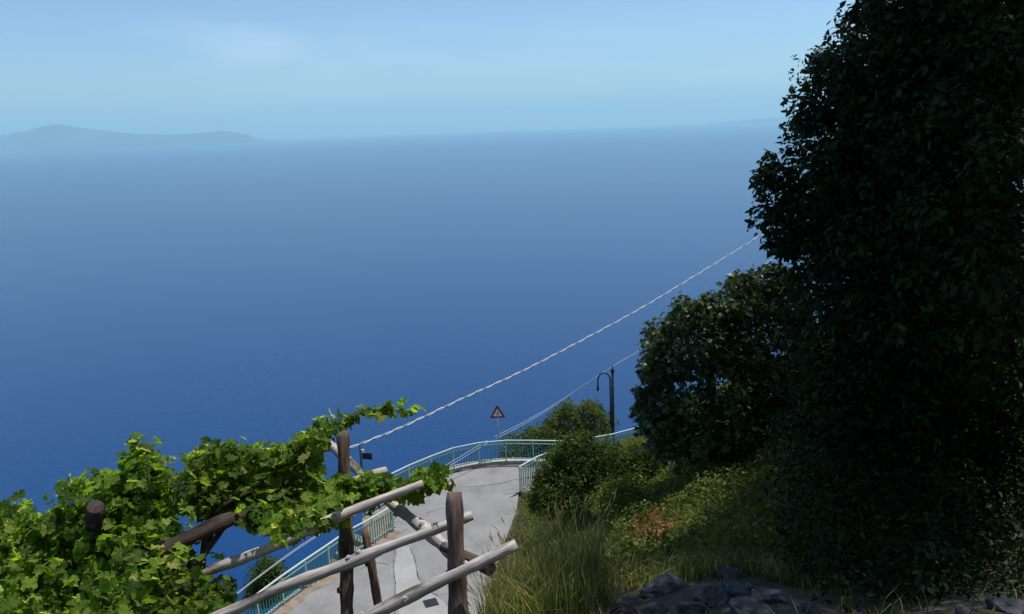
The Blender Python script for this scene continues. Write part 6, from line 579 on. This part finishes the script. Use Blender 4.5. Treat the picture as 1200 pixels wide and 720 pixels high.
# ---------------------------------------------------------------- pergola of logs
RNG = random.Random(11)
def log(name, pts, r0, r1, m_, parent, label=None, knots=3, seed=0, nub=0.0):
    rng = random.Random(seed); P = resample(pts, 0.06); n = len(P); mb = MB()
    ph = [rng.uniform(0, 6.28) for _ in range(4)]
    P = P + np.stack([0.008*np.sin(np.arange(n)*.17+ph[0]), 0.008*np.sin(np.arange(n)*.13+ph[1]), 0.008*np.sin(np.arange(n)*.21+ph[2])], 1)
    R = [.93*(r0+(r1-r0)*i/(n-1)) for i in range(n)]
    kn = [rng.randrange(2, n-2) for _ in range(knots)] if n > 6 else []
    R = [r*(1+.06*math.sin(i*.5+ph[3])+.05*math.sin(i*1.3+ph[1])+rng.uniform(-.03, .03)+sum(.16*math.exp(-((i-k)/1.4)**2) for k in kn)) for i, r in enumerate(R)]
    R[0] *= .93; R[-1] *= .93
    mb.tube([tuple(q) for q in P], R, 16, True, 0.07, rng)
    for k in kn:       # cut branch stubs
        d = P[min(k+1, n-1)]-P[k-1]; d = Vector(d).normalized(); u = d.orthogonal().normalized()
        u.rotate(__import__('mathutils').Quaternion(d, rng.uniform(0, 6.28))); c = Vector(P[k])
        mb.tube([c+u*R[k]*.6, c+u*R[k]*1.1, c+u*R[k]*1.3], [R[k]*.5, R[k]*.42, R[k]*.34], 8)
    return mb.build(name, M[m_], parent, True, label)
pg = thing('wooden_pergola', (-0.4, 4.7, 11.2), 'rustic pergola of rough logs carrying the grape vines', 'pergola')
G_ = LOGS
log('post', G_['post_near'], .054, .066, 'post_wood', pg, 'thick brown post with a sawn top nearest the road', 5, 1)
log('post', G_['post_mid'], .054, .060, 'post_wood', pg, 'tall slim brown post wrapped in vine at its top', 4, 2)
log('post', G_['post_lean'], .037, .040, 'post_wood', pg, 'short leaning brown post with a ragged top', 3, 3)
log('post', G_['post_left'], .055, .06, 'dark_wood', pg, 'dark post top standing among the left vine leaves', 2, 4)
log('brace', G_['prop'], .024, .026, 'dark_wood', pg, 'thin dark slanted prop', 1, 5)
log('beam', G_['rail_upper'], .042, .034, 'grey_wood', pg, None, 5, 6)
log('beam', G_['rail_mid'], .036, .033, 'grey_wood', pg, None, 6, 7)
log('beam', G_['rail_low'], .034, .037, 'grey_wood', pg, None, 5, 8)
log('brace', G_['brace'], .040, .050, 'grey_wood', pg, 'thick slanting log with peeling bark', 5, 9)
log('beam', G_['cross_end'], .040, .036, 'grey_wood', pg, 'pale sunlit end of the cross beam beside the slim post', 2, 12)  # sunlit end of the cross beam, split off in paler wood
log('beam', G_['cross'], .055, .046, 'dark_wood', pg, 'dark shaded length of the cross beam under the vines', 4, 10)  # rest of that beam, its shade put into the dark bark colour
log('beam', G_['stub'], .038, .042, 'post_wood', pg, 'short log with its round end showing', 1, 11)

def tie(c, axis, r, seed):
    rng = random.Random(seed); d = Vector(axis).normalized(); u = d.orthogonal().normalized(); w = d.cross(u); c = Vector(c); mb = MB()
    mb.tube([c + d*(.011*i/12-.02) + (u*math.cos(i*math.pi/6)+w*math.sin(i*math.pi/6))*(r+rng.uniform(0, .004)) for i in range(44)], .0035, 5)
    mb.build('wire_tie', M['iron'], pg, True)
for c_, a_, r_ in TIES: tie(c_, a_, r_, int(c_[0]*100))
# ---------------------------------------------------------------- leaves
def tmpl_vine(rng):
    """five-lobed toothed leaf, stem at the origin, tip +Y, about 1 long"""
    pts = [(0, 0.14), (.18, -.04), (.40, .05), (.43, .23), (.55, .42), (.42, .53), (.38, .72), (.19, .74), (0, 1.0)]
    o = [(x*(1+.08*rng.uniform(-1, 1)), y*(1+.05*rng.uniform(-1, 1))) for x, y in pts]
    L_ = o + [(-x, y) for x, y in reversed(o[1:-1])]
    V = [(0, .36, .0)] + [(x, y, .22*abs(x)+.10*rng.uniform(-1, 1)-.22*max(0, y-.4)**2*2) for x, y in L_]
    n = len(L_); return np.array(V), np.array([(0, 1+i, 1+(i+1) % n) for i in range(n)][::-1])[:, ::-1]
def tmpl_fig(rng):
    pts = [(0, 0.1), (.2, 0.0), (.40, .16), (.24, .34), (.42, .62), (.18, .58), (0, 1.0)]
    L_ = pts + [(-x, y) for x, y in reversed(pts[1:-1])]
    V = [(0, .36, 0)] + [(x, y, .16*abs(x)+.06*rng.uniform(-1, 1)-.3*max(0, y-.4)**2) for x, y in L_]
    n = len(L_); return np.array(V), np.array([(0, 1+i, 1+(i+1) % n) for i in range(n)])
def tmpl_small(rng):
    w = .26
    V = [(0, 0, 0), (w, .35, .07), (w*.8, .68, .03), (0, 1, -.12), (-w*.8, .68, .03), (-w, .35, .07)]
    return np.array(V, float), np.array([(0, 1, 2), (0, 2, 3), (0, 3, 4), (0, 4, 5)])
def tmpl_quad(rng):
    return np.array([(0, 0, 0), (.3, .45, .06), (0, 1, -.08), (-.3, .45, .06)], float), np.array([(0, 1, 2), (0, 2, 3)])
def frames(n, rng, upness, outward, droop):
    """random leaf frames: normals mostly up and outward, tips hanging"""
    nrm = rng.normal(0, .55, (n, 3)) + np.array([0, 0, upness]) + outward
    nrm /= np.linalg.norm(nrm, axis=1)[:, None]
    t = rng.normal(0, 1, (n, 3)) + outward*0.6 - np.array([0, 0, droop]); t -= nrm*np.sum(t*nrm, 1)[:, None]
    t /= np.linalg.norm(t, axis=1)[:, None]+1e-9
    x = np.cross(t, nrm); return np.stack([x, t, nrm], 2)         # columns
def leaf_cloud(pos, size, R, tv, tf):
    n, k = len(pos), len(tv)
    V = np.einsum('nij,kj->nki', R, tv)*size[:, None, None] + pos[:, None]
    F = (tf[None] + (np.arange(n)*k)[:, None, None]).reshape(-1, tf.shape[1])
    return V.reshape(-1, 3), F
def scatter(blobs, radius, per, rng, shell=0.45, squash=(1, 1, .85), var=.25):
    B = np.asarray(blobs, float); n = len(B)*per
    d = rng.normal(0, 1, (n, 3)); d /= np.linalg.norm(d, axis=1)[:, None]
    r = (shell + (1-shell)*rng.random(n)**.6)*radius*np.repeat(rng.uniform(1-var, 1+var, len(B)), per)
    return np.repeat(B, per, 0) + d*r[:, None]*np.array(squash), d
CAMP = np.array([0, 0, 15.]); CF = np.array(fw); CR = np.array(rt2); CU = np.array(up2)
def seen_first(pos, cell, k):
    """the k leaves that show largest: nearest in each small cell of view, then nearest of all"""
    v = pos-CAMP; d = v@CF; u = (v@CR)/d; w = (v@CU)/d
    key = np.round(u/cell)*100000+np.round(w/cell); inside = (np.abs(u) < .64) & (np.abs(w) < .384) & (d > 0)
    o = np.argsort(d); o = o[inside[o]]; _, first = np.unique(key[o], return_index=True)
    best = o[np.sort(first)]; return best[:k] if len(best) >= k else np.concatenate([best, np.setdiff1d(o, best)[:k-len(best)]])
def foliage(root, pos, size, R, tm, m_, rng, nparts=0, variants=6, part='leaf', stuff='foliage', cell=0.009):
    o0 = np.array(root.location)
    sel = seen_first(pos, cell, nparts) if nparts else np.array([], int)
    if len(sel):
        meshes = []
        for v in range(variants):
            tv, tf = tm(random.Random(v+5)); meshes.append(np_mesh(part, tv, [tf], m_))
        for i in sel:
            o = bpy.data.objects.new(part, meshes[int(rng.integers(variants))]); COL.objects.link(o); o.parent = root
            mm = Matrix([[*(R[i][r]*size[i]), pos[i][r]-o0[r]] for r in range(3)] + [[0, 0, 0, 1]]); o.matrix_local = mm
    rest = np.setdiff1d(np.arange(len(pos)), sel)
    if not len(rest): return
    VV = []; FF = []; b = 0
    ch = np.array_split(rest, 4 if len(rest) > 40 else 1)
    for v, c in enumerate(ch):
        tv, tf = tm(random.Random(v+5)); V, F = leaf_cloud(pos[c]-o0, size[c], R[c], tv, tf); VV.append(V); FF.append(F+b); b += len(V)
    o = link(stuff, np_mesh(stuff, np.concatenate(VV), [np.concatenate(FF)], m_), root); o['kind'] = 'stuff'
    return o
def stem(root, pts, r0, r1, m_, name='stem', seed=0, n=7):
    rng = random.Random(seed); P = resample(pts, .08); k = len(P); mb = MB()
    mb.tube([tuple(q) for q in P], [r0+(r1-r0)*i/(k-1) for i in range(k)], n, True, .06, rng); return mb.build(name, m_, root, True)

# ---- vines
rng = np.random.default_rng(21)
def vine(blobs, radius, per, base, label, nparts, size=.098, seed=0, stems=6, edge=None):
    rg = np.random.default_rng(seed); root = thing('grape_vine', base, label, 'grape vine', 'grape vines on the pergola')
    pos, d = scatter(blobs, radius, per, rg, .25, var=.4)
    if edge is not None:
        p2, d2 = scatter(edge, .08, 9, rg, .1, var=.4); pos = np.vstack([pos, p2]); d = np.vstack([d, d2])
    R = frames(len(pos), rg, .75, d*.45, .7); sz = size*rg.uniform(.55, 1.15, len(pos))
    foliage(root, pos, sz, R, tmpl_vine, M['vine_leaf'], rg, nparts, cell=.012)
    B = np.asarray(blobs); rr = random.Random(seed)
    for k in range(stems):
        a = B[rr.randrange(len(B))]; b = B[rr.randrange(len(B))]; c = (a+b)/2+(0, 0, -.1)
        stem(root, [a, c, b], .009, .005, M['dark_wood'], 'cane', k, 5)
    return root
vl = vine(VINE_LEFT, .17, 10, (-2.6, 4.6, 10.6), 'dense grape vine filling the lower left around the dark post', 300, seed=1, edge=VINE_LEFT_EDGE)
stem(vl, [(-2.6, 4.6, 10.4), (-2.5, 4.8, 11.3), (-2.3, 5.0, 12.0), (-2.1, 5.3, 12.3)], .035, .02, M['dark_wood'], 'trunk', 4)
vm = vine(VINE_MID, .125, 11, (-1.7, 5.8, 10.0), 'bright grape vine spread over the upper log beam beside the slim post', 300, seed=2, edge=VINE_MID_EDGE)
stem(vm, [(-2.35, 5.4, 10.2), (-2.38, 5.35, 11.2), (-2.3, 5.45, 12.2), (-1.9, 5.6, 12.45)], .032, .018, M['dark_wood'], 'trunk', 5)
def shoot(pts, label, base, radius, per, seed, size=.115, parts=60):
    rg = np.random.default_rng(seed); root = thing('vine_shoot', base, label, 'vine shoot', 'loose vine shoots')
    P = resample(pts, .05); pos, d = scatter(P, radius, per, rg, .2); R = frames(len(pos), rg, .8, d*.4, .8); taper = np.repeat(np.linspace(1.1, .7, len(P)), per)
    foliage(root, pos, size*rg.uniform(.6, 1.1, len(pos))*taper, R, tmpl_vine, M['vine_leaf'], rg, parts, cell=.012)
    stem(root, P, .007, .003, M['vine_leaf'], 'cane', seed, 5)
shoot(VINE_SHOOT, 'long vine shoot reaching right over the sea from the slim post top', VINE_SHOOT[0], .075, 8, 3, parts=200)
shoot(VINE_TIP[:5], 'upright vine tip standing above the left vine', VINE_TIP[0], .075, 9, 4)
shoot(VINE_TIP[5:], 'small vine tip poking up above the middle vine', VINE_TIP[5], .05, 4, 5)
rg = np.random.default_rng(6)
root = thing('grape_vine', VINE_STRAND[0], 'narrow strand of vine leaves trailing along the beam to the sawn post', 'grape vine', 'grape vines on the pergola')
pos, d = scatter(VINE_STRAND, .085, 9, rg, .3); R = frames(len(pos), rg, .75, d*.45, .7)
foliage(root, pos, .115*rg.uniform(.55, 1.15, len(pos)), R, tmpl_vine, M['vine_leaf'], rg, 260, cell=.012)

# ---- trees and shrubs
def tree(name, blobs, base, fork, label, cat, m_, tm, size, radius, per, seed, trunk=(.2, .12), limbs=14, nparts=0, group=None, upness=.5, droop=.5, squash=(1, 1, .8), cell=.009, var=.25, edge=None, edge_r=.2, edge_n=34, lobes=None):
    rg = np.random.default_rng(seed); root = thing(name, base, label, cat, group)
    b, fk = np.array(base, float), np.array(fork, float); mid = (b+fk)/2+rg.normal(0, .08, 3)
    stem(root, [b-(0, 0, .3), mid, fk], trunk[0], trunk[1], M['bark'], 'trunk', seed, 10)
    B = np.asarray(blobs, float); rr = random.Random(seed); mb = MB()
    for k in range(limbs):
        q = B[rr.randrange(len(B))]; c = fk*.5+q*.5 + rg.normal(0, .12, 3)+(0, 0, .05*np.linalg.norm(q-fk)); P = resample([fk, c, q], .25); n = len(P)
        mb.tube([tuple(v) for v in P], [trunk[1]*.55*(1-i/n)+.012 for i in range(n)], 6)
    if limbs: mb.build('limb', M['bark'], root, True)
    pos, d = scatter(B, radius, per, rg, .35, squash, var)
    if lobes is not None:
        p3, d3 = scatter(lobes, .36, 330, rg, .45, (1, 1, .7), .3); pos = np.vstack([pos, p3]); d = np.vstack([d, d3])
    if edge is not None:
        p2, d2 = scatter(edge, edge_r, edge_n, rg, .2, squash, .5); pos = np.vstack([pos, p2]); d = np.vstack([d, d2])
    R = frames(len(pos), rg, upness, d*.7, droop)
    foliage(root, pos, size*rg.uniform(.45, 1.3, len(pos)), R, tm, m_, rg, nparts, stuff='crown', cell=cell)
    return root
def gbase(x, y): return (x, y, hz(x, y))
def round_blobs(c, r, n, seed):
    rg = np.random.default_rng(seed); d = rg.normal(0, 1, (n, 3)); d /= np.linalg.norm(d, axis=1)[:, None]
    return np.array(c) + d*np.array(r)*(rg.random(n)**.45)[:, None]
BIG_TREE = np.vstack([BIG_TREE, round_blobs((5.5, 9.4, 19.8), (2.0, 2.3, 2.2), 150, 40), round_blobs((6.9, 15.2, 14.2), (1.5, 2.2, 2.8), 90, 42)])  # unseen crown top and rear mass, shaped to shade rocks and slope
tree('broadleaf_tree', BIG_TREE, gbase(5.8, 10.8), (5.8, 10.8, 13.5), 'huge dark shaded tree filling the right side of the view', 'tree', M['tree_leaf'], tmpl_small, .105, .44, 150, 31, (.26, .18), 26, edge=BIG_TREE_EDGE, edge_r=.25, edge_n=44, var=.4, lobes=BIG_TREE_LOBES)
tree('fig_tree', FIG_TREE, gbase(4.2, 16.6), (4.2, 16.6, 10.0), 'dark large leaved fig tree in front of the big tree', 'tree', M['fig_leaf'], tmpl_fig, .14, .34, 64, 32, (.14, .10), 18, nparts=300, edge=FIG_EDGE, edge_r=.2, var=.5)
tree('shrub', LOW_SHRUB, LOW_BASE, (LOW_BASE[0], LOW_BASE[1], LOW_BASE[2]+.4), 'low leafy shrub on the bank between the rounded bush and the rust coloured plants', 'shrub', M['cover_leaf'], tmpl_quad, .085, .26, 110, 39, (.03, .02), 8, var=.6, upness=.3)
# unseen tree added up the slope to shade the fig tree and bank
tree('broadleaf_tree', round_blobs((10.4, 19.0, 17.5), (2.4, 3.2, 4.4), 170, 41), gbase(10.4, 19.0), (10.4, 19.0, 15.0), 'unseen shade tree added on the slope behind the huge tree', 'tree', M['tree_leaf'], tmpl_quad, .2, .6, 40, 33, (.22, .15), 14)
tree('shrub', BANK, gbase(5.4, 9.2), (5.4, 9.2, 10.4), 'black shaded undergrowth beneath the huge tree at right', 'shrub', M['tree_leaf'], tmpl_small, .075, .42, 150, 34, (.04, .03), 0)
tree('bush', BUSH, gbase(2.3, 26.5), (2.3, 26.5, 2.6), 'rounded dark green bush overhanging the inner road railing', 'bush', M['bush_leaf'], tmpl_quad, .105, .32, 190, 35, (.1, .07), 10, var=.55, edge=BUSH_EDGE, edge_r=.22, edge_n=50)
tree('broadleaf_tree', FAR_TREE, (3.4, 40.5, hz(3.4, 40.5)), (3.4, 40.5, 0.2), 'sunlit bushy tree standing just beyond the curved railing', 'tree', M['far_leaf'], tmpl_quad, .15, .5, 130, 36, (.12, .08), 10, var=.5, edge=FAR_TREE_EDGE, edge_r=.28, edge_n=34)
tree('bush', FAR_BUSH, (2.0, 39.6, hz(2.0, 39.6)), (2.0, 39.6, -1.2), 'low green bush on the drop behind the curved railing', 'bush', M['far_leaf'], tmpl_quad, .16, .6, 120, 37, (.08, .05), 6)
tree('bush', CLIFF_BUSH, (-9.2, 27.6, hz(-9.2, 27.6)), (-9.2, 27.6, -1.5), 'small round bush below the left railing seen under the log beam', 'bush', M['bush_leaf'], tmpl_quad, .13, .4, 150, 38, (.06, .05), 6)

# ---- ground plants
def on_ground(x, y): return np.column_stack([x, y, hills(np.column_stack([x, y]))])
def blades(name, P, h, w, m_, seed, lean=.35, heads=None):
    rg = np.random.default_rng(seed); n = len(P); a = rg.uniform(0, 6.283, n); ln = rg.normal(0, lean, (n, 2))
    hh = h*(.35+.8*rg.random(n)**.8); side = np.column_stack([np.cos(a), np.sin(a), np.zeros(n)])*(w*rg.uniform(.6, 1.2, n))[:, None]
    mid = P + np.column_stack([ln*.3*hh[:, None], hh*.55]); tip = P + np.column_stack([ln*hh[:, None], hh*(1-.25*np.minimum(1, np.linalg.norm(ln, axis=1)))])
    V = np.stack([P-side, P+side, mid+side*.7, mid-side*.7, tip], 1).reshape(-1, 3); k = (np.arange(n)*5)[:, None]
    o = link(name, np_mesh(name, V, [k+np.array([[0, 1, 2, 3]]), k+np.array([[3, 2, 4]])], m_)); o['kind'] = 'stuff'
    return tip, ln
rg = np.random.default_rng(51)
# tall flowering grass beside the pergola
def pick(n, xr, yr, cond=None):
    x = rg.uniform(*xr, n); y = rg.uniform(*yr, n)
    if cond is not None: k = cond(x, y); x, y = x[k], y[k]
    return on_ground(x, y)
off_road = lambda x, y: poly_sd(np.column_stack([x, y]), ROAD) > 0.15
Pt = pick(17000, (-.5, 2.0), (7.0, 13.5), lambda x, y: (x < 0.55+.15*(y-6)) & (x > -.5+.09*(y-7)) & (rg.random(len(x)) < np.clip(1.15-.45*(x+.1), .15, 1)))
tip, ln = blades('tall_grass', Pt, .88, .0055, M['grass'], 52, .28)
tag(bpy.data.objects['tall_grass'], 'tall wispy grass growing beside the sawn pergola post', 'grass')
k = rg.random(len(tip)) < .2; hd = tip[k]; hl = ln[k]
dirn = np.column_stack([hl*1.2, np.ones(len(hl))]); dirn /= np.linalg.norm(dirn, axis=1)[:, None]
nh = len(hd); ph = rg.uniform(0, 3.14, nh); hl_ = rg.uniform(.09, .17, nh)[:, None]; V = []; Fq = []
for q in range(2):      # each plume: two crossed spindles along the stalk
    sd_ = np.column_stack([np.cos(ph+q*1.57), np.sin(ph+q*1.57), np.zeros(nh)])*.0085
    V.append(np.stack([hd-dirn*.03, hd+dirn*hl_*.3+sd_, hd+dirn*hl_, hd+dirn*hl_*.3-sd_], 1).reshape(-1, 3)); Fq.append(np.array([[0, 1, 2, 3]])+(np.arange(nh)*4)[:, None]+q*nh*4)
V = np.concatenate(V); Fq = np.concatenate(Fq)
o = link('seed_heads', np_mesh('seed_heads', V, [Fq], M['seed'])); tag(o, 'straw coloured seed heads topping the tall grass', 'seed heads', kind='stuff')
# shorter grass on the slope
Pg = pick(26000, (-1.2, 6.5), (4.5, 24), lambda x, y: off_road(x, y) & (rg.random(len(x)) < np.clip(9/y, .2, 1)))
Pg = np.vstack([Pg, pick(16000, (-.7, 3.2), (5.2, 9.5), lambda x, y: rg.random(len(x)) < .9)])
Pg = Pg[~((Pg[:, 0] > .75) & (Pg[:, 0] < 2.75) & (Pg[:, 1] > 5.4) & (Pg[:, 1] < 7.6))]
Pg = Pg[~((Pg[:, 0] > 1.0) & (Pg[:, 1] < 7.9) & (rg.random(len(Pg)) < .95))]
blades('grass', Pg, .30, .007, M['grass'], 53, .5); tag(bpy.data.objects['grass'], 'rough short grass covering the slope above the road', 'grass')
Pg = pick(9000, (-12, -3), (3, 32), off_road); blades('weeds', Pg, .35, .012, M['cover_leaf'], 54, .6); tag(bpy.data.objects['weeds'], 'weeds on the steep drop left of the road', 'weeds')
def cover(name, x0, x1, y0, y1, n, size, m_, label, cat, cond=None, hgt=.25, seed=60):
    r_ = np.random.default_rng(seed); x = r_.uniform(x0, x1, n); y = r_.uniform(y0, y1, n)
    if cond is not None: kk = cond(x, y); x, y = x[kk], y[kk]
    P = on_ground(x, y); cl = .5+.5*np.sin(3.1*x+1.7*y)*np.sin(2.3*y-1.1*x); P[:, 2] += r_.random(len(x))*hgt*(.35+cl)
    V, Fq = leaf_cloud(P, size*r_.uniform(.5, 1.2, len(x)), frames(len(x), r_, .6, np.zeros((len(x), 3)), .2), *tmpl_quad(None))
    o = link(name, np_mesh(name, V, [Fq], m_)); tag(o, label, cat, kind='stuff')
RUSTY = lambda x, y: ((x-2.3)/.45)**2+((y-12.9)/.9)**2 + .6*np.sin(9*x)*np.sin(7*y) < .85

cover('ground_cover', -1.2, 8.5, 8.5, 33, 190000, .08, M['cover_leaf'], 'leafy green ground cover on the bank below the fig tree', 'ground cover', lambda x, y: ((x > .15+.04*(y-9)) | (y > 13)) & off_road(x, y) & ~RUSTY(x, y), .5)
cover('dry_plants', 1.5, 3.3, 11.5, 14.5, 10000, .06, M['rust_leaf'], 'rust coloured dry plants on the bank', 'dry plants', lambda x, y: RUSTY(x, y) & (np.random.default_rng(9).random(len(x)) < .7), .4, 61)
cover('verge_weeds', -7.5, -4.6, 24.5, 29.2, 2500, .09, M['cover_leaf'], 'small weeds along the foot of the left railing', 'weeds', lambda x, y: np.abs(poly_sd(np.column_stack([x, y]), ROAD)) < .25*np.random.default_rng(3).random(len(x)), .3, 62)

lit = np.random.default_rng(64); xl = lit.uniform(-8, 1, 3000); yl = lit.uniform(22, 35, 3000); sdl = poly_sd(np.column_stack([xl, yl]), ROAD)
kl = (sdl < -.05) & (lit.random(3000) < np.exp(sdl/.45)+.03); Pl = np.column_stack([xl, yl, np.full(3000, .012)])[kl]
V, Fq = leaf_cloud(Pl, lit.uniform(.03, .075, len(Pl)), frames(len(Pl), lit, 3, np.zeros((len(Pl), 3)), 0), *tmpl_quad(None))
tag(link('leaf_litter', np_mesh('leaf_litter', V, [Fq], M['seed'])), 'dry leaf litter gathered along the road edges', 'leaf litter', kind='stuff')
# ---- rocks
def rock(c, sx, sy, sz, seed, label):
    rg = np.random.default_rng(seed); bm = __import__('bmesh').new(); __import__('bmesh').ops.create_icosphere(bm, subdivisions=4, radius=1)
    pl = rg.normal(0, 1, (16, 3)); pl /= np.linalg.norm(pl, axis=1)[:, None]; of = rg.uniform(.42, .85, 16)
    for v in bm.verts:
        q = np.array(v.co)
        for n_, o_ in zip(pl, of):
            s = q@n_
            if s > o_: q = q - n_*(s-o_)*.92
        q = q*(1 + .05*np.sin(q[0]*11+seed)*np.sin(q[1]*13)*np.sin(q[2]*9+1) + .03*np.sin(q[1]*23+2*q[0]*17) + rg.uniform(-.018, .018))
        v.co = q*np.array([sx, sy, sz])
    me = bpy.data.meshes.new('rock'); bm.to_mesh(me); bm.free(); me.materials.append(M['rock'])
    o = link('rock', me, None, c); o.rotation_euler = (rg.normal(0, .15), rg.normal(0, .15), rg.uniform(0, 3)); tag(o, label, 'rock', 'rocks along the shaded foot of the slope')
ROCK_LABELS = ['large blocky boulder, highest on the left of the shaded rocks', 'low flat rock left of the large blocky boulder', 'wide rough rock right of the large boulder', 'grey rock between the wide rough rock and the undergrowth',
    'rightmost rock of the shaded heap beside the undergrowth', 'small stone lying above the wide rough rock', 'rock cut by the bottom edge, below the wide rough rock', 'rock at the bottom edge below the grey rock',
    'small stone at the foot of the large blocky boulder', 'lone low stone in the black undergrowth', 'pale sunlit stone on the bottom edge under the huge tree', 'sunlit tan rock in the bottom right corner']
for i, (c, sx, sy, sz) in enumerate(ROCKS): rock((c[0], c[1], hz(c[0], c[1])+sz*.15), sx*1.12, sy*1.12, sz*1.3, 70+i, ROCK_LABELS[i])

# ---------------------------------------------------------------- sea air
hm, n, K, b = mat('sea_haze'); n.remove(b)
pv = node(n, 'ShaderNodeVolumePrincipled', Density=0.000043, Anisotropy=0.1); pv.inputs['Color'].default_value = (0.53, 0.89, 1.0, 1)
K(pv.outputs['Volume'], n['Material Output'].inputs['Volume'])
mb = MB(); mb.box((0, 0, (SEA_Z-22+1260)/2), (106000, 106000, 1260-SEA_Z+22)); hz_o = mb.build('haze', hm); tag(hz_o, kind='stuff')
